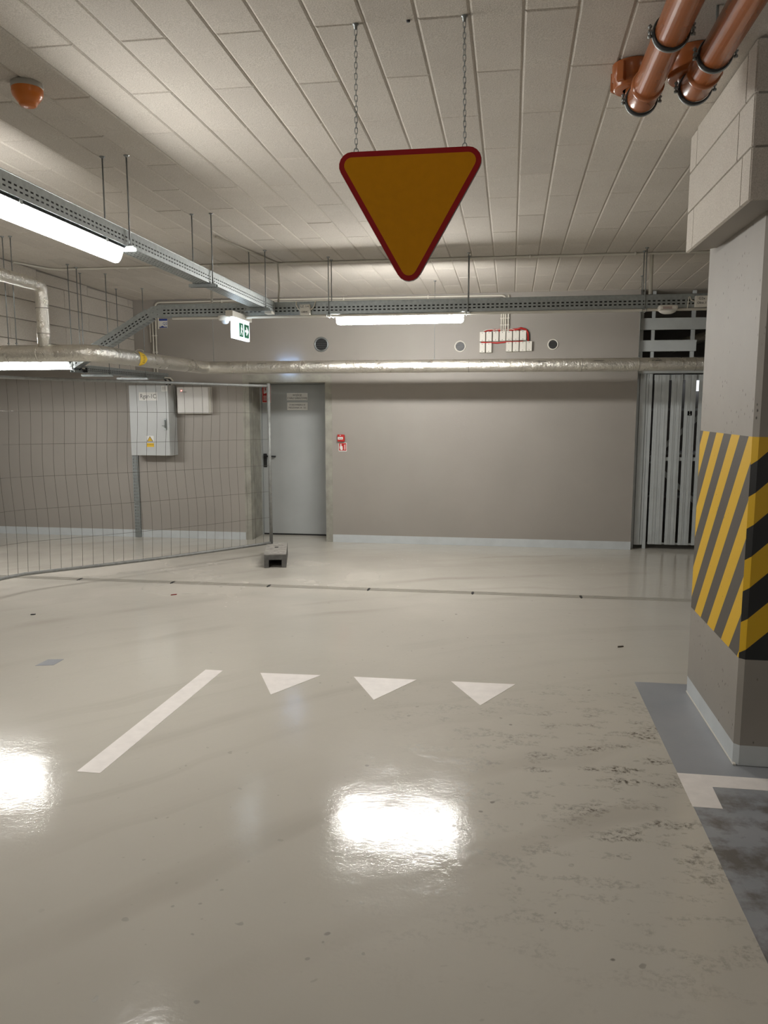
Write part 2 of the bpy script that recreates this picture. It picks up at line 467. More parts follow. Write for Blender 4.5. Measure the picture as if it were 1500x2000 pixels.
m.box(OX - .02, X1, WY + .5, 13.2, -.05, -.001)
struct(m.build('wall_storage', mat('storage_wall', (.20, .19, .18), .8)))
m = MB()
for a, b in ((X0, DX0), (DX1, OX)): m.box(a, b - .001, WY - .004, WY, .0005, .095)
struct(m.build('baseboard_back', M_base))

# downstand beam on the left, clad with the same panels
BX, BZ = -4.55, 2.095
m = MB(); m.box(BX - .45, BX - .014, Y0, WY, BZ, 3.35)
bl = struct(m.build('trim_1', M_wall))
row = 0; z = BZ
while z < 3.0:
    z1 = min(z + .19, 3.02); y = WY - (.6 if row % 2 else .13)
    yy = WY
    while yy > 1.5:
        ya = max(y, 1.5)
        q = MB(); za = z1 if z1 < 2.9 else zc(yy)
        zb = za if z1 < 2.9 else zc(ya)
        c = .004
        if za - z > .03:
            A = [(BX - .014, ya + .0015, z + .0015), (BX - .014, yy - .0015, z + .0015), (BX - .014, yy - .0015, za - .0015), (BX - .014, ya + .0015, za - .0015)]
            B = [(BX, ya + .0015 + c, z + .0015 + c), (BX, yy - .0015 - c, z + .0015 + c), (BX, yy - .0015 - c, za - .0015 - c), (BX, ya + .0015 + c, za - .0015 - c)]
            A = [q.bm.verts.new(p) for p in A]; B = [q.bm.verts.new(p) for p in B]
            q.face(B)
            for i in range(4): q.face([A[i], A[(i + 1) % 4], B[(i + 1) % 4], B[i]])
            q.build('beam_panel', M_panel, bl)
        yy = ya; y -= .95
    z = z1; row += 1

# beam over the pillar
CX0, CY0, CY1, CZ = .932, 3.39, 4.48, 2.455
m = MB()
m.box(CX0 + .014, X1, CY0 + .014, CY1 - .014, CZ + .04, 3.3)
m.prism([(CX0 + .014, CY0 + .014, CZ + .002), (CX0 + .014, CY1 - .014, CZ + .002), (1.6, CY1 - .014, CZ + .10), (1.6, CY0 + .014, CZ + .10)], (0, 0, .06))
br = struct(m.build('trim_2', M_wall))
def clad(q, P, u0, u1, v0, v1, c=.005):
    """chamfered panel on a plane; P(u, v, out)"""
    A = [q.bm.verts.new(P(*p, 0)) for p in ((u0 + .0015, v0 + .0015), (u1 - .0015, v0 + .0015), (u1 - .0015, v1 - .0015), (u0 + .0015, v1 - .0015))]
    B = [q.bm.verts.new(P(*p, .014)) for p in ((u0 + c, v0 + c), (u1 - c, v0 + c), (u1 - c, v1 - c), (u0 + c, v1 - c))]
    q.face(B)
    for i in range(4): q.face([A[i], A[(i + 1) % 4], B[(i + 1) % 4], B[i]])
zrows = [CZ, 2.655, 2.853, 3.052]
for i, (za, zb) in enumerate(zip(zrows, zrows[1:])):
    cut = [CY0 + .0, CY0 + .12 + .06 * (i % 2), CY1 - .14, CY1] if i % 2 == 0 else [CY0, CY0 + .20, CY1]
    for ya, yb in zip(cut, cut[1:]):
        q = MB(); zb2 = min(zb, zc((ya + yb) / 2) - .001)
        clad(q, lambda u, v_, o_: (CX0 + .014 - o_, u, v_), ya, yb, za, zb2); q.build('beam_panel', M_panel, br)
    xs_ = [CX0, CX0 + .9 - .3 * i, CX0 + 1.9 - .3 * i, CX0 + 2.9]
    for xa, xb in zip(xs_, xs_[1:]):
        q = MB(); clad(q, lambda u, v_, o_: (u, CY0 + .014 - o_, v_), xa, xb, za, min(zb, zc(CY0) - .001)); q.build('beam_panel', M_panel, br)

# ------------------------------------------------------------------ pillar
PX, PY0, PY1, CH = 1.085, 3.655, 4.61, .022
PXR = 1.75
t = thing('pillar', (PX + .3, (PY0 + PY1) / 2, 0), 'beige concrete pillar with yellow and black hazard stripes beside the parking bay', 'pillar')
poly = [(PX, PY0 + CH), (PX, PY1), (PXR, PY1), (PXR, PY0), (PX + CH, PY0)]
m = MB()
ztop = 2.52
for z0, z1, mis in ((0.003, .10, (3, 3, 3)), (.10, .51, (0, 0, 0)), (.51, 1.52, (1, 2, 2)), (1.52, ztop, (0, 0, 0))):
    A = [m.bm.verts.new((x, y, z0)) for x, y in poly]; B = [m.bm.verts.new((x, y, z1)) for x, y in poly]
    for i in range(5):
        mi = {0: mis[0], 4: mis[1], 3: mis[2]}.get(i, mis[0] if i == 1 else mis[2])
        m.face([A[i], A[(i + 1) % 5], B[(i + 1) % 5], B[i]], mi)
m.build('shaft', [M_pillar, M_strL, M_strN, M_base], t)
m = MB(); m.box(PX - .003, PX + .01, PY0 - .002, PY1 + .002, .0025, .010); m.build('floor_seal', M_white, t)

# ------------------------------------------------------------------ door
m = MB(); YD = WY + .45
m.box(DX0, -3.09, WY - .003, YD + .04, 0, DZ); m.box(-2.14, DX1, WY - .003, YD + .04, 0, DZ); m.box(-3.09, -2.14, WY - .003, YD + .04, 1.945, DZ)
door = struct(m.build('door_1', M_conc))
m = MB(); m.box(-3.09, -3.072, YD - .02, YD + .03, 0, 1.945); m.box(-2.185, -2.14, YD - .02, YD + .03, 0, 1.945); m.box(-3.072, -2.185, YD - .02, YD + .03, 1.937, 1.945)
m.build('door_frame', M_door, door)
m = MB(); m.box(-3.069, -2.19, YD - .005, YD + .03, .018, 1.934, bev=.002); leaf = m.build('door_leaf', M_door, door)
m = MB(); m.box(-3.09, -2.14, YD - .004, YD + .045, .0005, .016); m.build('door_gap_shade', M_black, door)  # black strip painted in for the dark gap under the leaf
m = MB(); m.box(-3.060, -3.014, YD - .018, YD - .004, .878, 1.056, bev=.008); m.tube([(-3.037, YD - .015, 1.025), (-3.037, YD - .055, 1.025), (-2.885, YD - .055, 1.020), ], .011, 8)
m.build('door_handle', M_black, leaf)
def plate(name, x0, x1, z0, z1, y, mt, label, cat, th=.003, group=None):
    o = thing(name, ((x0 + x1) / 2, y, z0), label, cat, group)
    q = MB(); q.box(x0, x1, y - th, y, z0, z1, bev=min(.001, th / 3)); q.build('plate', mt, o); return o
ysn = YD - .0055
o = plate('door_sign', -2.738, -2.467, 1.736, 1.826, ysn, M_signwhite, 'upper white text sign on the grey steel door', 'sign')
text('WYJŚCIE', .030, (-2.602, ysn - .0035, 1.798), FRONT, M_ink, o); text('Z HALI GARAŻOWEJ', .032, (-2.602, ysn - .0035, 1.761), FRONT, M_ink, o, sx=.88)
o = plate('door_sign', -2.735, -2.467, 1.612, 1.708, ysn, M_signwhite, 'lower white address sign on the grey steel door', 'sign')
text('STAROWIEJSKA 54', .028, (-2.602, ysn - .0035, 1.677), FRONT, M_ink, o, sx=.9); text('MIESZKANIA 54 - 121', .028, (-2.602, ysn - .0035, 1.641), FRONT, M_ink, o, sx=.88)
o = plate('fire_sign', -3.066, -2.946, 1.702, 1.930, ysn, M_signwhite, 'tall red fire sign at the upper left of the door', 'sign')
m = MB(); m.box(-3.060, -2.952, ysn - .0045, ysn - .003, 1.710, 1.922); m.build('red_field', M_red, o)
m = MB(); Y_ = ysn - .006
for p in ([(-3.01, 1.845), (-2.995, 1.845), (-2.995, 1.77), (-3.01, 1.77)], [(-2.985, 1.84), (-2.965, 1.845), (-2.955, 1.825), (-2.975, 1.815)], [(-2.985, 1.815), (-2.955, 1.815), (-2.935, 1.775), (-2.95, 1.77), (-2.967, 1.795), (-2.98, 1.772), (-2.995, 1.778)]):
    m.prism([(x - .031, Y_ + .0015, zz + .05) for x, zz in p], (0, -.001, 0))
for k in range(4): m.box(-3.046, -2.972 + .008 * (k % 2), Y_, Y_ + .0015, 1.785 - .017 * k, 1.792 - .017 * k)
m.build('pictogram', M_signwhite, o)

# fire call point and its sign
t = thing('fire_call_point', (-1.94, WY, 1.24), 'red fire alarm call point with white strip beside the door', 'alarm')
m = MB(); m.box(-1.985, -1.897, WY - .045, WY, 1.235, 1.322, bev=.010); m.build('housing', M_red, t)
m = MB(); m.box(-1.978, -1.914, WY - .048, WY - .044, 1.262, 1.292); pl_ = m.build('break_strip', M_signwhite, t)
m = MB()
for x in (-1.96, -1.946, -1.93): m.box(x - .004, x + .004, WY - .0495, WY - .048, 1.273, 1.281)
m.build('strip_print', M_ink, t)
m = MB(); m.prism([(-1.956, WY - .046, 1.316), (-1.938, WY - .046, 1.316), (-1.945, WY - .046, 1.302)], (0, -.002, 0)); m.build('flame_mark', M_signwhite, t)
o = plate('alarm_sign', -1.976, -1.876, 1.118, 1.222, WY, M_signwhite, 'square red hand sign below the fire call point', 'sign')
m = MB(); m.box(-1.970, -1.882, WY - .0045, WY - .003, 1.127, 1.216); m.build('red_field', M_red, o)
m = MB()
hand = [(-1.962, 1.175), (-1.956, 1.180), (-1.955, 1.208), (-1.942, 1.210), (-1.940, 1.182), (-1.927, 1.178), (-1.925, 1.140), (-1.935, 1.132), (-1.950, 1.133), (-1.960, 1.150)]
m.prism([(x, WY - .0045, zz) for x, zz in hand], (0, -.001, 0))
for k in range(4):
    z_ = 1.138 + .016 * k
    m.prism([(-1.912, WY - .0045, z_), (-1.893, WY - .0045, z_ + .003), (-1.888, WY - .0045, z_ + .015), (-1.902, WY - .0045, z_ + .012)], (0, -.001, 0))
m.build('pictogram', M_signwhite, o)

# ------------------------------------------------------------------ storage partition and gate at the right
GY = 9.42
t = thing('storage_partition', (1.6, GY, 0), 'grey steel storage partition with open rails above the gate', 'partition')
for a, b in ((1.497, 1.53), (1.53, 1.60), (1.60, 1.632), (1.632, 1.672)):
    m = MB(); dpt = .0 if (b - a) > .05 else .012
    m.box(a + .0015, b - .0015, GY + dpt, GY + .045, .0 if a in (1.497, 1.632) else .045, 2.05, bev=.002); m.build('sheet_strip', M_gate, t)
for a, b in ((1.505, 1.545), (1.635, 1.67), (2.065, 2.105), (3.0, 3.04)):
    m = MB(); m.box(a, b, GY + .01, GY + .05, 2.05, zc(GY) - .003, bev=.002); m.build('post', M_gate, t)
for za, zb, xe in ((2.515, 2.645, 3.2), (2.275, 2.40, 2.12), (2.03, 2.10, 3.2)):
    m = MB(); m.box(1.50, xe, GY - .02, GY + .01, za, zb, bev=.003); m.box(1.50, xe, GY - .026, GY - .02, zb - .02, zb - .002); m.build('rail', M_gate, t)
g = thing('storage_gate', (2.2, GY, .05), 'grey steel storage gate of vertical slats with dark gaps beside the pillar', 'gate')
xx = 1.69
for a, b in ((1.692, 1.768), (1.770, 1.850), (1.880, 1.938), (1.940, 1.998), (2.030, 2.088), (2.090, 2.147), (2.179, 2.236), (2.238, 2.298), (2.330, 2.448), (2.480, 2.70)):
    m = MB(); m.box(a, b, GY - .002, GY + .018, .055, 2.015, bev=.002)
    m.box((a + b) / 2 - .006, (a + b) / 2 + .006, GY - .006, GY - .001, .06, 2.012)
    m.build('slat', M_gate, g)
for za, zb in ((1.955, 2.015), (1.035, 1.075), (.055, .075)):
    m = MB(); m.box(1.692, 2.70, GY + .019, GY + .05, za, zb); m.build('crossbar', M_gate, g)
for p0, p1 in (((1.70, 1.055 + .01), (2.70, 2.0)), ((1.70, 1.03), (2.70, .1))):
    m = MB(); d = Vector((p1[0] - p0[0], 0, p1[1] - p0[1])).normalized(); n_ = Vector((-d.z, 0, d.x)) * .025
    A, B = Vector((p0[0], GY + .052, p0[1])), Vector((p1[0], GY + .052, p1[1]))
    m.prism([A + n_, B + n_, B - n_, A - n_], (0, .02, 0)); m.build('brace', M_gate, g)
m = MB(); m.box(2.066, 2.112, GY - .0085, GY - .0025, 1.555, 1.604); m.box(2.066, 2.112, GY - .0085, GY - .0025, 1.555, 1.604); lb = m.build('number_tag', M_ink, g)
text('R', .02, (2.089, GY - .009, 1.592), FRONT, M_signwhite, lb); text('33', .02, (2.089, GY - .009, 1.568), FRONT, M_signwhite, lb)
# inside the storage room
t = thing('foil_duct', (2.6, 10.6, 2.5), 'crinkled silver duct behind the storage partition rails', 'duct')
m = MB(); m.tube([(2.0, 10.2, 2.36), (2.25, 10.3, 2.46), (2.6, 10.5, 2.56), (3.2, 10.8, 2.62)], .06, 12); m.build('duct', M_foil, t)
t = thing('storage_shelf', (2.2, 11.5, 0), 'dark steel shelf inside the storage room behind the gate', 'shelf')
for x in (1.65, 2.75):
    m = MB(); m.box(x, x + .04, 11.3, 11.34, 0, 2.3); m.build('post', M_zincd, t)
for z_ in (.4, 1.0, 1.6, 2.25):
    m = MB(); m.box(1.65, 2.79, 11.3, 11.8, z_, z_ + .03); m.build('shelf_board', M_zincd, t)
t = thing('storage_lamp', (3.0, 13.0, 1.9), 'small lit lamp seen through the top of the storage gate', 'lamp')
m = MB(); m.box(2.88, 3.12, 12.9, 13.19, 2.06, 2.12, bev=.02); m.build('lamp_housing', M_lamphouse, t)
m = MB(); m.box(2.89, 3.11, 12.92, 13.17, 1.90, 2.06, bev=.02); m.build('diffuser', emit('storage_diffuser', (.9, .95, 1), .35), t)

# ------------------------------------------------------------------ hanging give-way sign and chains
def rounded_tri(cx, ztop, s, r, inset, n=7):
    """triangle pointing down, corners rounded"""
    H = s * math.sqrt(3) / 2
    cen = Vector((cx, 0, ztop - H / 3)); vs = [Vector((cx - s / 2, 0, ztop)), Vector((cx + s / 2, 0, ztop)), Vector((cx, 0, ztop - H))]
    pts = []
    for i, a0 in ((0, 90), (1, -30), (2, -150)):
        d = (cen - vs[i]).normalized(); c = vs[i] + d * (2 * r)
        for k in range(n):
            a = R(a0 + (120 - 120 * k / (n - 1)) if False else 0)
            pts.append((i, c, k))
    out = []
    for i, c, k in pts:
        base = {0: 210, 1: 90, 2: -30}[i]
        a = R(base - 120 * k / (n - 1)); rr = max(r - inset, .004)
        out.append((c.x + rr * math.cos(a), c.z + rr * math.sin(a)))
    return out
t = thing('give_way_sign', (-.371, 3.07, 2.125), 'yellow triangular give-way sign with red border hanging on chains', 'sign')
SY = 3.07
for nm, ins, y0, y1, mt in (('sign_back', 0, SY + .014, SY - .001, M_zincd), ('red_border', .0012, SY - .001, SY - .0035, M_signred), ('yellow_field', .021, SY - .0035, SY - .005, M_signyel)):
    m = MB(); p = rounded_tri(-.371, 2.608, .613, .050, ins)
    m.prism([(x, y0, z_) for x, z_ in p], (0, y1 - y0, 0)); m.build(nm, mt, t)
for x in (-.575, -.165):
    m = MB(); m.tube([(x + .008 * math.cos(a), SY + .004, 2.612 + .010 * math.sin(a)) for a in [2 * math.pi * k / 10 for k in range(10)]], .0018, 6, closed=True); m.build('hanging_ring', M_zincd, t)
def chain(x0, x1, y, zb, label):
    t = thing('sign_chain', (x1, y, zb), label, 'chain', 'chains of the hanging sign')
    q = MB(); zt_ = zc(y) - .02; L = .0245; n = int((zt_ - zb) / .0185)
    st = (zt_ - zb) / n
    for i in range(n):
        f = (i + .5) / n; cx = x0 + (x1 - x0) * f; cz_ = zt_ - st * (i + .5)
        ang = R(20 + 95 * (i % 2) + rng.uniform(-14, 14)); pts = []
        for k in range(12):
            a = 2 * math.pi * k / 12
            lx = .0052 * math.cos(a); lz = (L / 2 - .0052) * (1 if math.sin(a) > 0.01 else -1 if math.sin(a) < -.01 else 0) + .0052 * math.sin(a)
            pts.append((cx + lx * math.cos(ang), y + lx * math.sin(ang), cz_ + lz))
        q.tube(pts, .0014, 5, closed=True)
    q.build('links', M_zincd, t)
    q = MB(); q.lathe([(0, -.022), (.006, -.02), (.007, -.006), (.012, -.004), (.012, 0)], (x0, y, zc(y)), n=10); q.build('ceiling_hook', M_zincd, t)
chain(-.575, -.575, 3.077, 2.618, 'left grey link chain holding the yellow triangular sign')
chain(-.172, -.165, 3.077, 2.622, 'right grey link chain holding the yellow triangular sign')
t = thing('ceiling_plug', (-.379, 3.081, zc(3.081)), 'small dark plug in the ceiling between the two chains', 'plug')
m = MB(); m.lathe([(0, -.006), (.006, -.006), (.008, 0)], (-.379, 3.081, zc(3.081)), n=10); m.build('plug', M_ink, t)

# ------------------------------------------------------------------ siren
def on_ceiling(x, y, k=0): return (x, y, zc(y) + k)
t = thing('siren', on_ceiling(-2.10, 3.38), 'orange beacon siren on the ceiling at far left', 'siren')
c = on_ceiling(-2.10, 3.38)
m = MB(); m.lathe([(.066, 0), (.068, -.02), (.064, -.026), (0, -.026)], c, n=28); m.build('base', mat('siren_grey', (.42, .40, .36), .5), t)
m = MB(); m.lathe([(.066, -.022), (.066, -.042), (.062, -.054), (.044, -.078), (.040, -.080), (.037, -.090), (.030, -.095), (0, -.097)], c, n=28); m.build('lens', M_siren, t)

# ------------------------------------------------------------------ orange drain pipes
def ring_clamp(t, c, r, ear=True, ang=0):
    c = Vector(c)
    q = MB(); q.lathe([(r + .001, -.013), (r + .0055, -.013), (r + .0055, .013), (r + .001, .013)], c, (0, 1, 0), 36); cl = q.build('clamp', M_rubber, t)
    q = MB(); q.lathe([(r + .0055, .001), (r + .0085, .001), (r + .0085, .011), (r + .0055, .011)], c, (0, 1, 0), 36); q.build('clamp_band', M_zincd, cl)
    for sgn in (-1, 1):
        q = MB(); e = c + Vector((sgn * (r + .012), 0, .004))
        q.box(e.x - .009, e.x + .009, e.y - .009, e.y + .009, e.z - .003, e.z + .003)
        q.tube([e + Vector((sgn * .003, 0, -.016)), e + Vector((sgn * .003, 0, .022))], .0035, 6)
        q.lathe([(0, -.021), (.0075, -.020), (.0075, -.012), (.004, -.012)], e + Vector((sgn * .003, 0, 0)), n=6)
        q.lathe([(.004, .012), (.0075, .012), (.0075, .018), (0, .018)], e + Vector((sgn * .003, 0, 0)), n=6)
        q.build('clamp_screw', M_zincd, cl)
    q = MB(); q.tube([c + Vector((0, 0, r)), Vector((c.x, c.y, zc(c.y) + .003))], .005, 6); q.build('clamp_rod', M_zincd, cl)
def sewer(x, z, yend, yclamp, label, wing, r=.055):
    t = thing('drain_pipe', (x, yend, z), label, 'pipe', 'orange drain pipes')
    # straight barrel
    m = MB(); m.tube([(x, -1.0, z), (x, yend - .17, z)], r, 32); m.build('barrel', M_pvc, t)
    # socket with bead, then a bend that turns up into the slab
    prof = [(r, -.20), (r + .0055, -.195), (r + .0085, -.183), (r + .0055, -.171), (r + .003, -.165), (r + .003, -.06)]
    m = MB(); m.lathe(prof, (x, yend, z), (0, 1, 0), 32); m.build('socket', M_pvc, t)
    m = MB(); rb = .085; pts = [(x, yend - .07, z)] + [(x, yend - .06 + rb * math.sin(a), z + rb * (1 - math.cos(a))) for a in [R(15 * k) for k in range(0, 7)]] + [(x, yend - .06 + rb, zc(yend) + .01)]
    m.tube(pts, r + .003, 32, cap=False); m.build('bend', M_pvc, t)
    # large collar under the slab round the riser, with fixing lugs
    cx, cy, cr = wing
    cc = (cx, cy, zc(cy))
    m = MB(); m.lathe([(cr * .5, -.10), (cr * .93, -.10), (cr, -.092), (cr, -.060), (cr + .006, -.056), (cr + .006, 0)], cc, n=36); col = m.build('collar', M_pvc, t)
    for k in ((1, 2) if cr < .09 else (0,)):
        a = R(50 + 90 * k); M_ = Matrix.Translation((cc[0] + (cr + .010) * math.cos(a), cc[1] + (cr + .010) * math.sin(a), cc[2] - .05)) @ Matrix.Rotation(a, 4, 'Z')
        m = MB(); m.box(-.009, .009, -.016, .016, -.035, .04, bev=.003, M=M_); m.build('collar_lug', M_pvc, col)
    for yc in yclamp: ring_clamp(t, (x, yc, z), r + (.003 if yc > yend - .17 else 0))
sewer(.530, 2.9, 3.56, (2.935, 3.525), 'left orange drain pipe with black clamps under the ceiling', (.500, 3.575, .078))
sewer(.720, 2.9, 3.47, (3.135, 3.435), 'right orange drain pipe with black clamps beside the pillar beam', (.730, 3.50, .105))

# ------------------------------------------------------------------ perforated cable trays
def slotted(p0, p1, up, h, rows, pitch=.04, slot=.0225, th=.0018):
    """slotted sheet from p0 to p1, height h along up, rows = [(v0, v1)] of slots"""
    p0 = Vector(p0); p1 = Vector(p1); L = (p1 - p0).length; d = (p1 - p0) / L; up = Vector(up).normalized()
    n = max(1, int(L / pitch)); us = [0.]; cols = []
    for k in range(n):
        a = (k + .5) * L / n; us += [a - slot / 2, a + slot / 2]; cols.append(len(us) - 2)
    us.append(L); vs = [0.]; vr = []
    for a, b in rows: vs += [a, b]; vr.append(len(vs) - 2)
    vs.append(h)
    return us, vs, {(i, j) for i in cols for j in vr}, (lambda u, v_: p0 + d * u + up * v_)
def tray(name, p0, p1, wdt, h, label, parts_label=None, cables=True, hint=(0, 0, 1)):
    p0 = Vector(p0); p1 = Vector(p1); d = (p1 - p0).normalized(); s, u = frame(d, hint)
    t = thing(name, (p0 + p1) / 2, label, 'cable tray')
    for sg in (-1, 1):
        m = MB(); us, vs, ho, P = slotted(p0 + s * (sg * wdt / 2), p1 + s * (sg * wdt / 2), u, h, [(h * .24, h * .335), (h * .48, h * .585)])
        m.holed(us, vs, ho, P); m.build('side_rail', M_zinc, t, solid=.0016)
        m = MB(); a = p0 + s * (sg * wdt / 2) + u * h; b = p1 + s * (sg * wdt / 2) + u * h; m.tube([a, b], .003, 6); m.build('rolled_edge', M_zinc, t)
    m = MB(); us, vs, ho, P = slotted(p0 - s * (wdt / 2), p1 - s * (wdt / 2), s, wdt, [(wdt * .12, wdt * .2), (wdt * .34, wdt * .42), (wdt * .58, wdt * .66), (wdt * .8, wdt * .88)])
    m.holed(us, vs, ho, P); m.build('base_sheet', M_zinc, t, solid=.0016)
    if cables:  # tightly packed black cables, added to darken the inside behind the slots
        for k in range(9):
            lay, col_ = divmod(k, 3); rr = h * .115
            m = MB(); off = s * ((col_ - 1) * wdt * .29 + (lay - 1) * .003) + u * (rr + .004 + lay * rr * 1.8)
            m.tube([p0 + off, p0.lerp(p1, .33) + off + u * .002, p0.lerp(p1, .66) + off, p1 + off], rr, 6); m.build('cable', M_whitec if k == 7 else M_cableblack, t)
    return t
TYc = 7.2
def tx(y): return -2.182 + .0127 * (y - 4.3)
def tz(y): return 2.552 - .015 * (y - 4.3)
tray('cable_tray', (tx(-5.6), -5.6, tz(-5.6)), (tx(7.09), 7.09, tz(7.09)), .115, .088, 'long perforated cable tray running from the camera to the back')
tray('cable_tray', (-3.235, TYc, 2.49), (3.6, TYc, 2.49), .11, .112, 'perforated cable tray running across in front of the back wall')
tray('cable_tray', (-3.31, TYc, 2.475), (-4.13, TYc, 2.015), .11, .10, 'sloping perforated cable tray going down to the left')
tray('cable_tray', (-4.13, TYc, 2.01), (-6.5, TYc, 2.01), .11, .085, 'low perforated cable tray behind the lit tube at far left', cables=False)
tray('cable_tray', (-4.10, TYc + .07, 1.985), (-4.13, 9.22, 1.985), .11, .07, 'dark perforated cable tray leading to the switch cabinet')
m = MB(); m.prism([(-3.32, TYc - .057, 2.47), (-3.20, TYc - .057, 2.488), (-3.20, TYc - .057, 2.602), (-3.30, TYc - .057, 2.585), (-3.36, TYc - .057, 2.55)], (0, -.002, 0))
t = thing('tray_elbow', (-3.27, TYc - .06, 2.47), 'sheet steel elbow plate joining the sloping and level cable trays', 'bracket'); m.build('plate', M_zinc, t)
for x, y in ((-3.285, 2.53), (-3.24, 2.56), (-3.24, 2.51)):
    m = MB(); m.lathe([(0, .006), (.006, .006), (.006, 0)], (x, TYc - .059, y), (0, -1, 0), 6); m.build('bolt', M_zincd, t)

# hangers: two threaded rods and a cross bracket
def rod(q, x, y, z0, r=.0045):
    q.tube([(x, y, z0), (x, y, zc(y) + .002)], r, 6)
    q.lathe([(r, -.012), (.010, -.008), (.016, -.003), (.016, 0)], (x, y, zc(y)), n=10)
    q.lathe([(.009, 0), (.009, .01), (r, .01)], (x, y, z0 + .012), n=6)
def hanger(a, b, zb, label, ext=.03, bd=.04):
    t = thing('tray_hanger', ((a[0] + b[0]) / 2, (a[1] + b[1]) / 2, zb), label, 'hanger', 'threaded rod hangers')
    for p in (a, b):
        q = MB(); rod(q, p[0], p[1], zb - .008); q.build('rod', M_zincd, t)
    d = (Vector((*b, 0)) - Vector((*a, 0))); L = d.length; ang = math.atan2(d.y, d.x)
    M_ = Matrix.Translation(((a[0] + b[0]) / 2, (a[1] + b[1]) / 2, zb)) @ Matrix.Rotation(ang, 4, 'Z')
    q = MB(); q.box(-L / 2 - ext, L / 2 + ext, -bd / 2, bd / 2, -.004, 0, M=M_); q.box(-L / 2 - ext, L / 2 + ext, -bd / 2, -bd / 2 + .003, -.022, -.004, M=M_); q.box(-L / 2 - ext, L / 2 + ext, bd / 2 - .003, bd / 2, -.022, -.004, M=M_)
    q.build('bracket', M_zinc, t)
for y, lb in ((4.32, 'rod hanger at the far end of the nearest lit tube'), (5.56, 'middle rod hanger of the long cable tray'), (6.79, 'rod hanger of the long tray nearest the exit sign')):
    hanger((tx(y) - .072, y), (tx(y) + .072, y), tz(y) - .004, lb)
for x, lb in ((-1.595, 'rod hanger at the left end of the back tube lamp'), (-.335, 'rod hanger at the right end of the back tube lamp'), (1.17, 'rod hanger of the back tray next to the pillar')):
    hanger((x, TYc - .064), (x, TYc + .064), 2.486, lb, ext=.012)
hanger((-4.118, TYc - .075), (-4.118, TYc + .08), 2.005, 'rod hanger at the foot of the sloping tray', ext=.01)
hanger((-4.235, 7.55), (-4.0, 7.62), 1.98, 'rod hanger behind the silver pipe at the start of the cabinet tray')
hanger((-4.335, 8.49), (-4.03, 8.50), 1.98, 'rod hanger of the cabinet tray nearest the back wall')

# ------------------------------------------------------------------ tube lamps
def lamp(p0, p1, label, wdt=.085, h=.075, glow=None):
    p0 = Vector(p0); p1 = Vector(p1); L = (p1 - p0).length; c = (p0 + p1) / 2
    d = (p1 - p0).normalized(); s, u = frame(d)
    M_ = Matrix((( d.x, s.x, u.x, c.x), (d.y, s.y, u.y, c.y), (d.z, s.z, u.z, c.z), (0, 0, 0, 1)))
    t = thing('tube_lamp', c, label, 'lamp', 'tube lamps under the cable trays')
    def prof(scale, zlo, zhi, n=9):
        pts = [(-wdt / 2 * scale, zhi)]
        for k in range(1, n):
            q_ = -1 + 2 * k / n; pts.append((wdt / 2 * scale * q_, zhi - (zhi - zlo) * (1 - q_ * q_)))
        pts.append((wdt / 2 * scale, zhi)); return pts
    m = MB(); rings = []
    for xx, sc_, dz in ((-L / 2, .62, .018), (-L / 2 + .008, .86, .006), (-L / 2 + .03, 1, 0), (L / 2 - .03, 1, 0), (L / 2 - .008, .86, .006), (L / 2, .62, .018)):
        rings.append([m.bm.verts.new(M_ @ Vector((xx, y, z))) for y, z in prof(sc_, -h + dz, -.004)])
    n = len(rings[0])
    for A, B in zip(rings, rings[1:]):
        for i in range(n): m.face([A[i], A[(i + 1) % n], B[(i + 1) % n], B[i]], 0, True)
    m.face(rings[0]); m.face(rings[-1]); m.build('diffuser', glow or M_lamp, t)
    m = MB(); m.box(-L / 2 + .01, L / 2 - .01, -wdt / 2 - .001, wdt / 2 + .001, -.0045, .0, bev=.001, M=M_); m.build('housing', M_lamphouse, t)
    for xx in (-L * .32, L * .32):
        m = MB(); m.box(xx - .012, xx + .012, -wdt / 2 - .006, wdt / 2 + .006, -.010, .012, bev=.002, M=M_); m.build('clip', M_zinc, t)
def lampA(y0, y1, label): lamp((tx(y0), y0, tz(y0) - .012), (tx(y1), y1, tz(y1) - .012), label, wdt=.095, h=.085)
lampA(3.14, 4.315, 'bright tube lamp under the long tray at upper left')
lamp((4.0, -2.5, 2.55), (5.2, -2.5, 2.55), 'unseen tube lamp added behind the camera at right to light the pillar')  # added lamp out of view, brightens the pillar's front face
lampA(-5.3, -4.1, 'far tube lamp under the long tray well behind the camera')
lamp((-1.535, TYc, 2.478), (-.377, TYc, 2.478), 'bright tube lamp under the back tray beneath the yellow sign', h=.082, glow=M_lampbright)
lamp((-5.62, 6.80, 2.078), (-4.47, 6.80, 2.078), 'bright tube lamp in front of the low tray at the left edge', h=.078)

# ------------------------------------------------------------------ foil wrapped pipes
def arc(pc, e0, e1, r, n=6):
    pc, e0, e1 = Vector(pc), Vector(e0), Vector(e1)
    return [pc + e0 * (r * math.cos(a)) + e1 * (r * math.sin(a)) for a in [math.pi / 2 * k / n for k in range(n + 1)]]
ZP, XP, YB, YN, RP = 2.083, -3.30, 8.46, 6.0, .068
t = thing('insulated_pipe', (0, YB, ZP), 'long silver foil-wrapped pipe crossing the back and bending to the left', 'pipe')
b = .085
pts = [(3.6, YB, ZP)] + [(XP + b, YB, ZP)] + arc((XP + b, YB - b, ZP), (0, 1, 0), (-1, 0, 0), b)[1:] + arc((XP - b, YN + b, ZP), (1, 0, 0), (0, -1, 0), b) + [(-5.2, YN, ZP), (-7.5, YN, ZP)]
seg = []
for a_, b_ in zip(pts, pts[1:]):
    a_, b_ = Vector(a_), Vector(b_); k = max(1, int((b_ - a_).length / .35))
    for i in range(k): seg.append(a_.lerp(b_, i / k))
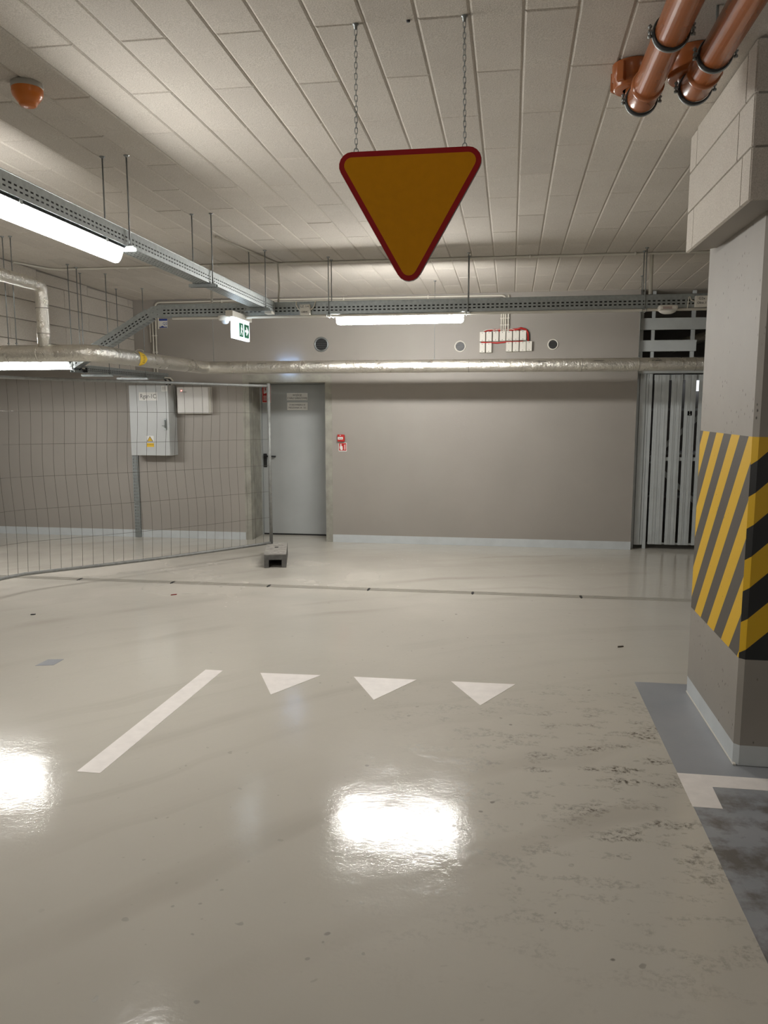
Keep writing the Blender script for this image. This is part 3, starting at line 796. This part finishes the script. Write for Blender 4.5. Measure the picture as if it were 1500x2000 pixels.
seg.append(Vector(pts[-1]))
m = MB(); m.tube(seg, RP, 28); m.build('foil_jacket', M_foil, t)
for x in (2.6, 1.9, 1.35, .78, .2, -.38, -1.0, -1.6, -2.2, -2.8):
    m = MB(); m.lathe([(RP, -.004), (RP + .0025, -.003), (RP + .0025, .003), (RP, .004)], (x, YB, ZP), (1, 0, 0), 28); m.build('seam', M_seam if int(x * 10) % 2 else M_foil, t)
    m = MB(); m.box(x + .12, x + .22, YB - RP * .82 - .004, YB - RP * .80, ZP + RP * .57, ZP + RP * .60); m.build('lap_mark', M_cableblack, t)
for x in (-3.75, -4.3, -4.9):
    m = MB(); m.lathe([(RP, -.004), (RP + .0025, -.003), (RP + .0025, .003), (RP, .004)], (x, YN, ZP), (1, 0, 0), 28); m.build('seam', M_foil, t)
m = MB()                       # yellow flow arrow stuck round the pipe
yc = 6.80
A = []; B = []
for k in range(13):
    a = R(-62 + 124 * k / 12); wv = .055 * math.cos(R(-80 + 160 * k / 12)) + .01
    for lst, s_ in ((A, -1), (B, 1)):
        lst.append(m.bm.verts.new((XP + (RP + .002) * math.cos(a), yc + s_ * wv - .02 * abs(k - 6) / 6, ZP + (RP + .002) * math.sin(a))))
for k in range(12): m.face([A[k], A[k + 1], B[k + 1], B[k]])
ar = m.build('flow_arrow', M_signyel2, t, solid=.001); ar['label'] = 'yellow arrow sticker around the silver pipe'
m = MB()
for k in (-2, -1, 0, 1, 2):
    a = R(12 * k - 2); m.box(XP + (RP + .003) * math.cos(a) - .0008, XP + (RP + .003) * math.cos(a) + .0008, yc - .02 + .004 * (k % 2), yc + .022, ZP + (RP + .003) * math.sin(a) - .002, ZP + (RP + .003) * math.sin(a) + .002)
m.build('arrow_print', M_ink, ar)
m = MB(); m.tube([(XP, yc + .05, ZP + RP + .012 * math.sin(k / 8 * math.pi)) if 0 else (XP + .04 * math.cos(R(22.5 * k)), yc + .06, ZP + RP + .018 * math.sin(R(22.5 * k))) for k in range(9)], .003, 6); m.build('hanger_loop', M_white, t)
for (x, y) in ((-3.405, 8.46), (-.746, 8.46), (1.35, 8.46)):
    m = MB(); rod(m, x if x > -3.3 else -3.2, y, ZP + RP - .004, r=.0025); m.build('pipe_hanger', M_zincd, t)
for x in (-3.95, -4.02, -5.0):
    m = MB(); rod(m, x, YN, ZP + RP - .004, r=.004); m.build('pipe_hanger', M_zincd, t)

t = thing('branch_pipe', (-3.70, YN - .03, ZP), 'crinkled silver branch pipe rising from the long pipe at far left', 'pipe')
ZB = 2.62; rb = .05; xb = -3.705
pts = [(xb, YN, ZP + RP * .6), (xb, YN, ZB - .055)] + arc((xb, YN - .055, ZB - .055), (0, 1, 0), (0, 0, 1), .055, 4)[1:] + [(xb - .02, 3.2, ZB + .02), (xb - .02, 1.0, ZB + .02)]
seg = []
for a_, b_ in zip(pts, pts[1:]):
    a_, b_ = Vector(a_), Vector(b_); k = max(1, int((b_ - a_).length / .12))
    for i in range(k): seg.append(a_.lerp(b_, i / k))
seg.append(Vector(pts[-1]))
m = MB(); m.tube(seg, rb, 20, radii=[rb * rng.uniform(.97, 1.04) for _ in seg]); m.build('foil_jacket', M_foil, t)
for z_ in (2.44, 2.24):
    m = MB(); m.lathe([(rb, -.004), (rb + .0035, -.003), (rb + .0035, .003), (rb, .004)], (xb, YN, z_), n=20); m.build('seam', M_seam, t)
for y in (5.3, 4.0):
    m = MB(); rod(m, xb, y, ZB + rb - .005, r=.004); m.build('pipe_hanger', M_zincd, t)

# ------------------------------------------------------------------ conduits
def conduit(pts, r, label, group=None, clips=(), mt=None):
    t = thing('conduit', Vector(pts[0]), label, 'conduit', group)
    m = MB(); m.tube(pts, r, 8); m.build('tube', mt or M_whitec, t)
    for c, ax in clips:
        m = MB(); m.lathe([(r, -.008), (r + .005, -.008), (r + .005, .008), (r, .008)], c, ax, 10); m.build('clip', M_white, t)
yw = WY - .022
lbs = ['top white conduit of three running under the ceiling on the back wall', 'middle white conduit of three running under the ceiling on the back wall', 'bottom white conduit of three running under the ceiling on the back wall']
for k, (z_, xe) in enumerate(((2.918, -.005), (2.888, -.028), (2.852, -.052))):
    bb = .05; pts = [(-4.25 + .03 * k, yw, 2.60), (-4.25 + .03 * k, yw, z_ - bb)] + arc((-4.25 + .03 * k + bb, yw, z_ - bb), (-1, 0, 0), (0, 0, 1), bb, 4)[1:]
    if k == 2: pts = [(-4.10, yw, z_)]
    pts += [(-2.5, yw, z_ + .004), (xe - bb, yw, z_ - .002)] + arc((xe - bb, yw, z_ - .002 - bb), (0, 0, 1), (1, 0, 0), bb, 4)[1:] + [(xe, yw, 2.505)]
    conduit(pts, .0105, lbs[k], 'white conduits under the ceiling', [((x, yw, z_), (1, 0, 0)) for x in (-3.4, -1.9, -.9)] + [((xe, yw, z2), (0, 0, 1)) for z2 in (2.66, 2.585)])
conduit([(.026, yw, 2.505), (.026, yw, 2.92)], .0115, 'short upright white conduit above the white box cluster, rightmost of four', None, [((.026, yw, z2), (0, 0, 1)) for z2 in (2.66, 2.585)])
for x, z0, lb in ((-4.292, 2.05, 'left upright white conduit above the switch cabinet'), (-4.255, 2.0, 'right upright white conduit above the switch cabinet')):
    conduit([(x, yw, z0), (x, yw, 2.70)], .0105, lb, None, [((x, yw, z2), (0, 0, 1)) for z2 in (2.52, 2.32, 2.03)])
conduit([(-4.325, yw, 2.44), (-4.33, yw, 2.68)], .006, 'short thin cable end left of the upright conduits')
yq = 7.29
conduit([(-4.53, 6.9, zc(6.9) - .012), (-4.38, yq - .05, zc(yq) - .012), (-4.30, yq, zc(yq) - .012), (-2, yq + .01, zc(yq) - .012), (1.36, yq + .03, zc(yq) - .012), (3.5, yq + .05, zc(yq) - .012)], .0105, 'thin white conduit crossing the ceiling above the back tray', None, [((x, yq + .01, zc(yq) - .012), (1, 0, 0)) for x in (-3.6, -2.7, -1.0, .2, 1.1)])
conduit([(-3.1, TYc - .045, 2.474), (-1.62, TYc - .045, 2.474), (0, TYc - .045, 2.476), (3.4, TYc - .045, 2.476)], .0125, 'white cable conduit clipped beneath the back tray', None, mt=M_white)
conduit([(-2.76, 7.29, zc(7.29) - .02), (-2.76, 7.29, 2.58)], .012, 'upright white conduit dropping into the back tray left of the exit sign')
conduit([(1.245, 7.34, zc(7.34) - .02), (1.245, 7.32, 2.58)], .016, 'upright white conduit dropping into the back tray by the pillar')
conduit([(-2.09, 7.22, 2.61), (-2.085, 7.24, 2.75), (-2.11, 7.29, zc(7.29) - .012), (-2.3, 6.2, zc(6.2) - .012)], .009, 'white cable rising from the tray junction to the ceiling')

# ------------------------------------------------------------------ junction boxes
def jbox(name, x0, x1, y0, y1, z0, z1, label, cat='junction box', group=None, screws=True, lines=(), rim=.006):
    t = thing(name, ((x0 + x1) / 2, (y0 + y1) / 2, z0), label, cat, group)
    m = MB(); m.box(x0, x1, y0 + .012, y1, z0, z1, bev=.003); m.build('box', M_white, t)
    m = MB(); m.box(x0 + .001, x1 - .001, y0, y0 + .013, z0 + .001, z1 - .001, bev=.003); lid = m.build('lid', M_white, t)
    if screws:
        for z_ in (z0 + .014, z1 - .014):
            m = MB(); m.lathe([(0, .0015), (.0042, .0015), (.0042, 0)], ((x0 + x1) / 2 - .002, y0, z_), (0, -1, 0), 8); m.build('screw', M_ink, lid)
    for s_, sz, z_ in lines: text(s_, sz, ((x0 + x1) / 2, y0 - .001, z_), FRONT, M_ink, lid)
    return t
bx = [(-.297 + (a - 182) / 10.714 * .0058, -.297 + (b_ - 182) / 10.714 * .0058) for a, b_ in ((182, 300), (318, 440), (460, 582), (600, 727), (740, 864), (880, 1010), (1025, 1160), (1157, 1285))]
ordn = ['first', 'second', 'third', 'fourth', 'fifth', 'sixth', 'seventh']
for k in range(7):
    jbox('junction_box', bx[k][0], bx[k][1], WY - .05, WY, 2.398 + .0018 * k, 2.508 + .0018 * k, 'white box in the upper row of the wall cluster, %s from the left' % ordn[k], group='white boxes in the wall cluster')
for n_, (k, dz) in enumerate(((0, 0), (1, 0), (4, .008), (5, .009), (6, .011), (7, .014))):
    jbox('junction_box', bx[k][0] + (.006 if k == 7 else 0), bx[k][1], WY - .05, WY, 2.273 + dz, 2.383 + dz, 'white box in the lower row of the wall cluster, %s from the left' % ordn[n_], group='white boxes in the wall cluster')
t = thing('red_cable_bundle', (0, WY - .02, 2.4), 'red cables looping behind the white wall box cluster', 'cable')
for k in range(6):
    m = MB(); z_ = 2.518 + .004 * (k % 3); x0 = -.25 + .055 * k
    m.tube([(x0, WY - .012 - .004 * (k % 2), z_ - .01), (x0 + .06, WY - .016, z_ + .012), (x0 + .15, WY - .014, z_ + .014), (x0 + .22, WY - .012, z_ - .008)], .007, 6); m.build('cable', M_red, t)
m = MB(); m.tube([(.10, WY - .03, 2.525), (.17, WY - .03, 2.548), (.225, WY - .03, 2.53), (.252, WY - .03, 2.49), (.256, WY - .03, 2.40)], .011, 6); m.build('cable', M_red, t)
m = MB(); m.tube([(-.28, WY - .018, 2.39), (-.15, WY - .018, 2.386), (-.10, WY - .018, 2.382), (0, WY - .018, 2.392), (.2, WY - .018, 2.398)], .009, 6); m.build('cable', M_red, t)
for k in range(3):
    m = MB(); x0 = -.26 + .11 * k; m.tube([(x0, WY - .03, 2.515), (x0 + .04, WY - .035, 2.534), (x0 + .1, WY - .035, 2.536), (x0 + .17, WY - .03, 2.52)], .0035, 6); m.build('white_cable', M_white, t)

t = jbox('junction_box', -1.855, -1.760, TYc - .105, TYc - .058, 2.482, 2.573, 'white box with handwriting on the back tray left of the tube lamp', screws=False, lines=(('LZ. 1/4', .026, 2.553), ('OBW.', .024, 2.505)))
for sg, xe in ((-1, -1.855), (1, -1.760)):
    m = MB(); m.tube([(xe, TYc - .085, 2.525), (xe + sg * .022, TYc - .08, 2.54), (xe + sg * .038, TYc - .075, 2.57), (xe + sg * .042, TYc - .062, 2.60), (xe + sg * .042, TYc, 2.60)], .006, 6); m.build('cable', M_whitec, t)
t = jbox('junction_box', 1.575, 1.675, TYc - .105, TYc - .058, 2.488, 2.580, 'white box with handwriting on the back tray next to the pillar', screws=False, lines=(('G2x', .03, 2.556), ('Obw. I', .026, 2.52)))
m = MB(); m.tube([(1.575, TYc - .085, 2.535), (1.545, TYc - .08, 2.545), (1.535, TYc - .075, 2.575), (1.525, TYc - .075, 2.57), (1.52, TYc - .07, 2.48)], .005, 6); m.build('cable', M_whitec, t)
jbox('junction_box', -2.165, -2.095, 7.02, 7.12, 2.488, 2.60, 'white box at the end of the long cable tray', screws=False)
t = thing('emergency_lamp', (1.36, TYc - .10, 2.435), 'flat oval white emergency lamp under the back tray by the pillar', 'lamp')
m = MB(); m.box(1.278, 1.436, TYc - .12, TYc - .03, 2.458, 2.508, bev=.016); m.build('body', M_white, t)
m = MB(); m.lathe([(.072, 0), (.060, -.012), (.035, -.022), (0, -.025)], (1.357, TYc - .075, 2.460), n=24); m.build('lens', M_signwhite, t)
m = MB(); m.box(1.31, 1.385, TYc - .1215, TYc - .1195, 2.474, 2.494); m.build('type_label', mat('label_brown', (.45, .36, .32), .5), t)

# ------------------------------------------------------------------ exit sign and sensor
t = thing('exit_sign', (-2.41, 7.05, 2.27), 'lit emergency exit sign with green arrow below the cable trays', 'sign')
m = MB(); m.box(-2.455, -2.385, 6.80, 7.34, 2.445, 2.497, bev=.006); m.build('housing', M_white, t)
m = MB(); m.box(-2.425, -2.400, 6.85, 7.30, 2.262, 2.446, bev=.003); pnl = m.build('light_panel', M_exit, t)
XF = -2.400
m = MB(); m.box(XF, XF + .002, 7.145, 7.283, 2.288, 2.412); m.build('green_arrow_field', M_green, pnl)
m = MB(); m.box(XF, XF + .002, 7.005, 7.118, 2.288, 2.412); m.build('green_man_field', M_green, pnl)
m = MB()
def yz(poly, x): m.prism([(x, y, z_) for y, z_ in poly], (.001, 0, 0))
yz([(7.162, 2.360), (7.205, 2.360), (7.198, 2.388), (7.215, 2.388), (7.266, 2.35), (7.215, 2.312), (7.198, 2.312), (7.205, 2.340), (7.162, 2.340)], XF + .002)
m.build('arrow', M_exitmark, pnl); m = MB()
yz([(7.06, 2.395), (7.078, 2.395), (7.078, 2.378), (7.06, 2.378)], XF + .002); yz([(7.05, 2.375), (7.08, 2.375), (7.10, 2.355), (7.095, 2.35), (7.075, 2.362), (7.07, 2.34), (7.09, 2.325), (7.09, 2.305), (7.08, 2.305), (7.078, 2.32), (7.055, 2.335), (7.04, 2.305), (7.028, 2.305), (7.05, 2.345)], XF + .002)
m.build('running_man', M_exitmark, pnl)
m = MB(); m.box(-2.43, -2.41, 7.0, 7.02, 2.49, 2.515); m.box(-2.43, -2.18, 7.0, 7.02, 2.508, 2.514); m.build('mounting_arm', M_zincd, t)
t = thing('motion_sensor', (-2.565, TYc - .07, 2.40), 'round white motion sensor with dome left of the exit sign', 'sensor')
cs = (-2.565, TYc - .10, 2.484)
m = MB(); m.lathe([(.062, 0), (.066, -.006), (.066, -.020), (.058, -.040), (.040, -.044), (0, -.044)], cs, n=28); m.build('body', M_white, t)
m = MB(); m.lathe([(.036, -.042), (.035, -.052), (.030, -.064), (.018, -.073), (0, -.076)], cs, n=24); m.build('dome', mat('sensor_dome', (.62, .66, .72), .3, var=0), t)
m = MB(); m.box(-2.62, -2.51, TYc - .16, TYc - .04, 2.482, 2.489); m.build('mounting_plate', M_zincd, t)
t = thing('emergency_light', (-2.58, WY - .04, 2.12), 'slim lit emergency light above the door behind the silver pipe', 'lamp')
m = MB(); m.box(-2.72, -2.44, WY - .05, WY, 2.10, 2.192, bev=.006); m.build('housing', M_white, t)
m = MB(); m.box(-2.71, -2.45, WY - .056, WY - .045, 2.186, 2.199); m.build('top_led_strip', M_led, t)
m = MB(); m.box(-2.65, -2.51, WY - .054, WY - .02, 2.093, 2.10); m.build('bottom_led_strip', M_led, t)

# ------------------------------------------------------------------ round vents
def vent(x, z_, r, label, ringm):
    t = thing('round_vent', (x, WY, z_), label, 'vent', 'round wall vents')
    m = MB(); m.lathe([(r, 0), (r, .008), (r * .93, .014), (r * .80, .012), (r * .78, .002)], (x, WY, z_), (0, -1, 0), 36); m.build('ring', ringm, t)
    m = MB(); m.lathe([(r * .79, .0015), (0, .0015)], (x, WY, z_), (0, -1, 0), 36); m.build('duct_shade_disc', M_black, t)  # flat black disc stands in for the shaded inside of the duct
    n = 6
    for k in range(n):
        h = -r * .72 + (k + .5) * 1.44 * r / n; hw = math.sqrt(max(1e-6, (r * .79) ** 2 - h * h))
        m = MB(); m.prism([(x - hw, WY - .003, z_ + h - .0015), (x - hw, WY - .003, z_ + h), (x - hw, WY - .009, z_ + h - .003), (x - hw, WY - .009, z_ + h - .0045)], (2 * hw, 0, 0)); m.build('louvre', mat('vent_grey', (.16, .155, .145), .5) if ringm is M_white else M_zincd, t)
vent(-2.178, 2.392, .088, 'larger round vent with thin grey ring above the door', M_zincd)
vent(-.522, 2.350, .066, 'round white-ringed vent left of the white box cluster', M_white)
vent(.536, 2.360, .062, 'round white-ringed vent right of the white box cluster', M_white)

# ------------------------------------------------------------------ switch cabinets
t = thing('switch_cabinet', (-4.28, WY, 1.06), 'tall grey electrical switch cabinet labelled Rgar-1C behind the fence', 'cabinet')
m = MB(); m.box(-4.54, -4.03, 9.12, WY, 1.057, 1.915, bev=.004); m.build('body', M_cab, t)
m = MB(); m.box(-4.538, -4.032, 9.098, 9.119, 1.060, 1.912, bev=.004); cd = m.build('door', M_cab, t)
yf = 9.0975
def sticker(name, x0, x1, z0, z1, mt, parent, y=yf, th=.0012): q = MB(); q.box(x0, x1, y - th, y, z0, z1); return q.build(name, mt, parent)
sticker('name_label', -4.408, -4.172, 1.728, 1.828, M_signwhite, cd); text('Rgar-1C', .075, (-4.29, yf - .0015, 1.778), FRONT, mat('ink_grey', (.09, .09, .09), .6, var=0), cd, sx=.82)
sticker('maker_label', -4.115, -4.042, 1.838, 1.905, M_signwhite, cd)
m = MB()
for k in range(3): m.box(-4.108, -4.06, yf - .002, yf - .0012, 1.856 + .016 * k, 1.860 + .016 * k)
m.build('label_print', M_ink, cd)
sticker('warning_label', -4.335, -4.238, 1.225, 1.300, M_signwhite, cd)
m = MB(); m.prism([(-4.328, yf - .0012, 1.232), (-4.245, yf - .0012, 1.232), (-4.2865, yf - .0012, 1.296)], (0, -.0008, 0)); m.build('warning_border', M_ink, cd)
m = MB(); m.prism([(-4.317, yf - .002, 1.2375), (-4.256, yf - .002, 1.2375), (-4.2865, yf - .002, 1.286)], (0, -.0008, 0)); m.build('warning_triangle', M_signyel2, cd)
m = MB(); m.prism([(-4.283, yf - .0028, 1.272), (-4.292, yf - .0028, 1.257), (-4.286, yf - .0028, 1.257), (-4.291, yf - .0028, 1.242), (-4.279, yf - .0028, 1.260), (-4.285, yf - .0028, 1.260)], (0, -.0008, 0)); m.build('bolt_mark', M_ink, cd)
sticker('yellow_label', -4.332, -4.238, 1.165, 1.212, M_signyel2, cd); text('POD NAPIĘCIEM', .014, (-4.285, yf - .0015, 1.192), FRONT, M_ink, cd, sx=.85)
m = MB(); m.box(-4.092, -4.062, 9.085, 9.0985, 1.37, 1.51, bev=.004); m.build('handle_plate', M_zinc, cd)
m = MB(); m.tube([(-4.077, 9.085, 1.49), (-4.077, 9.07, 1.48), (-4.077, 9.07, 1.40)], .007, 8); m.tube([(-4.115, 9.078, 1.425), (-4.077, 9.078, 1.42)], .005, 8); m.build('door_handle', M_zinc, cd)
t = thing('control_box', (-3.76, WY, 1.57), 'smaller white control box with red light beside the switch cabinet', 'cabinet')
m = MB(); m.box(-3.965, -3.562, 9.222, WY, 1.570, 1.893, bev=.004); m.build('body', M_white, t)
m = MB(); m.box(-3.963, -3.564, 9.200, 9.221, 1.573, 1.890, bev=.004); cb = m.build('door', mat('control_lacquer', (.62, .60, .57), .45, var=.02), t)
m = MB(); m.lathe([(0, .004), (.006, .003), (.006, 0)], (-3.905, 9.2, 1.848), (0, -1, 0), 10); m.build('indicator', M_redled, cb)
sticker('small_label', -3.9, -3.84, 1.822, 1.842, mat('label_grey', (.45, .43, .40), .5), cb, y=9.1995)
t = thing('cable_riser', (-4.592, WY, 0), 'upright perforated cable channel below the switch cabinet', 'cable tray')
m = MB(); us, vs, ho, P = slotted((-4.632, WY - .028, .004), (-4.632, WY - .028, 1.056), (1, 0, 0), .075, [(.012, .019), (.034, .041), (.055, .062)]); m.holed(us, vs, ho, P); m.build('face_sheet', M_zinc, t, solid=.0016)
for x in (-4.632, -4.557):
    m = MB(); us, vs, ho, P = slotted((x, WY - .028, .004), (x, WY - .028, 1.056), (0, 1, 0), .027, [(.010, .016)]); m.holed(us, vs, ho, P); m.build('side_sheet', M_zincd, t, solid=.0016)
t = thing('blue_label', (-4.18, WY, 2.62), 'small blue and white notice on the wall right of the conduits', 'sign')
m = MB(); m.box(-4.235, -4.11, WY - .004, WY, 2.615, 2.722); m.build('plate', M_signwhite, t)
m = MB(); m.box(-4.235, -4.11, WY - .0055, WY - .004, 2.70, 2.722); m.box(-4.215, -4.115, WY - .0055, WY - .004, 2.617, 2.627); m.prism([(-4.20, WY - .0042, 2.627), (-4.175, WY - .0042, 2.640), (-4.15, WY - .0042, 2.627)], (0, -.0012, 0)); m.build('blue_band', M_blue, t)
text('Q2', .045, (-4.14, WY - .0045, 2.665), FRONT, M_blue, t)
t = thing('cable_bundle', (-4.1, 9.2, 1.95), 'bundle of cables entering the top of the switch cabinet', 'cable')
for k in range(4):
    m = MB(); m.tube([(-4.16 + .03 * k, 9.10, 2.005), (-4.12 + .03 * k, 9.17, 2.0), (-4.10 + .03 * k, 9.2, 1.97), (-4.10 + .02 * k, 9.22, 1.905)], .009, 6); m.build('cable', M_whitec if k % 2 else M_cableblack, t)
t = thing('black_cable', (-4.6, TYc, 2.12), 'black cable lying along the top of the low tray at far left', 'cable')
m = MB(); m.tube([(-6.2, TYc - .05, 2.105), (-4.8, TYc - .05, 2.115), (-4.45, TYc - .05, 2.105), (-4.2, TYc - .04, 2.12), (-4.05, TYc - .03, 2.14)], .009, 6); m.build('cable', M_cableblack, t)

# ------------------------------------------------------------------ fence and its foot block
M_wire = mat('fence_wire', (.11, .10, .085), .6, .2, var=.1)
M_rail = mat('fence_tube', (.27, .275, .265), .5, .4, var=.15, nscale=30)
t = thing('mesh_fence', (-2.54, 8.33, .14), 'temporary wire mesh fence panel standing at the left', 'fence')
path = [Vector(p) for p in ((-2.54, 8.33), (-3.32, 7.47), (-4.06, 6.66), (-4.27, 6.41), (-4.36, 6.17), (-4.47, 5.75))]
def along(s_):
    for a_, b_ in zip(path, path[1:]):
        L = (b_ - a_).length
        if s_ <= L or b_ is path[-1]: return a_.lerp(b_, s_ / L)
        s_ -= L
TL = sum((b_ - a_).length for a_, b_ in zip(path, path[1:]))
def zbot(s_): return .150 - .016 * math.sin(min(1, s_ / 2.7) * math.pi)
def ztopf(s_): return 1.876 + .012 * s_
def fpt(s_, f):
    p = along(s_); bow = .028 * math.sin(f * math.pi * 2.4 + .5) * min(1, s_ / .8) * math.sin(math.pi * f)
    return Vector((p.x + bow, p.y - bow * .5, zbot(s_) + (ztopf(s_) - zbot(s_)) * f))
ss = [TL * k / 24 for k in range(25)]
m = MB(); m.tube([fpt(s_, 0) for s_ in ss], .016, 10); m.build('bottom_rail', M_rail, t)
m = MB(); m.tube([fpt(s_, 1) for s_ in ss], .015, 10); m.build('top_rail', M_rail, t)
m = MB(); m.tube([(-2.54, 8.33, .02), (-2.54, 8.33, 1.905)], .019, 12); m.build('post', M_rail, t)
m = MB(); pe = along(TL); m.tube([(pe.x, pe.y, .02), (pe.x, pe.y, 1.93)], .019, 12); m.build('post', M_rail, t)
k = 1
while k * .0985 < TL - .03:
    s_ = k * .0985; m = MB(); m.tube([fpt(s_, i / 12) for i in range(13)], .0016, 5); m.build('vertical_wire', M_wire, t); k += 1
for f in (1 / 6, 2 / 6, 3 / 6, 4 / 6, 5 / 6):
    m = MB(); m.tube([fpt(s_, f) + Vector((.002, -.002, 0)) for s_ in ss], .0016, 5); m.build('horizontal_wire', M_wire, t)
FD = Vector((-.19, .735, 0)).normalized(); FSd = Vector((FD.y, -FD.x, 0))
org = Vector((-2.31, 7.70, 0))
M_ = Matrix(((FSd.x, FD.x, 0, org.x), (FSd.y, FD.y, 0, org.y), (0, 0, 1, 0), (0, 0, 0, 1)))
t = thing('fence_foot', org + FD * .37, 'grey dusty fence foot block on the floor in front of the door', 'fence foot')
m = MB(); Wd = .113
us = [-Wd, -.066, -.045, -.02, -.012, .012, .02, .045, .066, Wd]; vs = [0, .10, .115, .23, .245, .30, .315, .40, .47, .55, .565, .60, .76]
holes = {(3, 7), (4, 7), (5, 7), (2, 5), (6, 5), (1, 5), (7, 5), (3, 3), (4, 3), (5, 3), (2, 9), (3, 9), (5, 9), (6, 9), (7, 9), (2, 1), (3, 1), (6, 1)}
for i in range(len(us) - 1):
    for j in range(len(vs) - 1):
        if (i, j) in holes: m.box(us[i], us[i + 1], vs[j], vs[j + 1], .085, .092, 1, M=M_)  # slot bottoms coloured black for the shade inside them
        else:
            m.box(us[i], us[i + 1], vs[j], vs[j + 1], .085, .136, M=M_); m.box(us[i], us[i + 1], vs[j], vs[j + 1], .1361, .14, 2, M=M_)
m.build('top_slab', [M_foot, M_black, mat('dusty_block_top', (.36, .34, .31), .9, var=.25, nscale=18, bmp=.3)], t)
m = MB(); m.box(-Wd, -.066, 0, .76, .0, .085, M=M_); m.box(.066, Wd, 0, .76, 0, .085, M=M_); m.box(-.066, .066, .30, .34, .002, .085, M=M_); m.build('legs', M_foot, t)
m = MB(); m.prism([M_ @ Vector(p) for p in ((-Wd - .001, .003, .1405), (Wd + .001, .003, .1405), (Wd + .001, .01, .1405), (-Wd - .001, .01, .1405))], (0, 0, .002)); m.build('edge_lip', M_foot, t)

# ------------------------------------------------------------------ small litter on the floor
def chip(x, y, l, wd, a, mt, label, cat='debris'):
    t = thing('floor_chip', (x, y, .002), label, cat)
    M2 = Matrix.Translation((x, y, .004)) @ Matrix.Rotation(R(a), 4, 'Z')
    m = MB(); m.prism([M2 @ Vector(p) for p in ((-l / 2, -wd / 2, -.003), (l / 2 * .8, -wd / 2 * .7, -.003), (l / 2, wd / 2, -.003), (-l / 2 * .7, wd / 2 * .8, -.003))], (0, 0, .006)); m.build('chip', mt, t)
chip(-3.70, 5.62, .035, .016, 10, M_ink, 'small black chip on the floor left of the white line')
chip(-2.86, 6.42, .055, .012, 30, M_redfoam, 'small rusty red splinter on the floor in front of the drain')
chip(.83, 5.45, .05, .018, 20, mat('leaf_brown', (.10, .08, .06), .8), 'small brown leaf scrap on the floor left of the pillar')
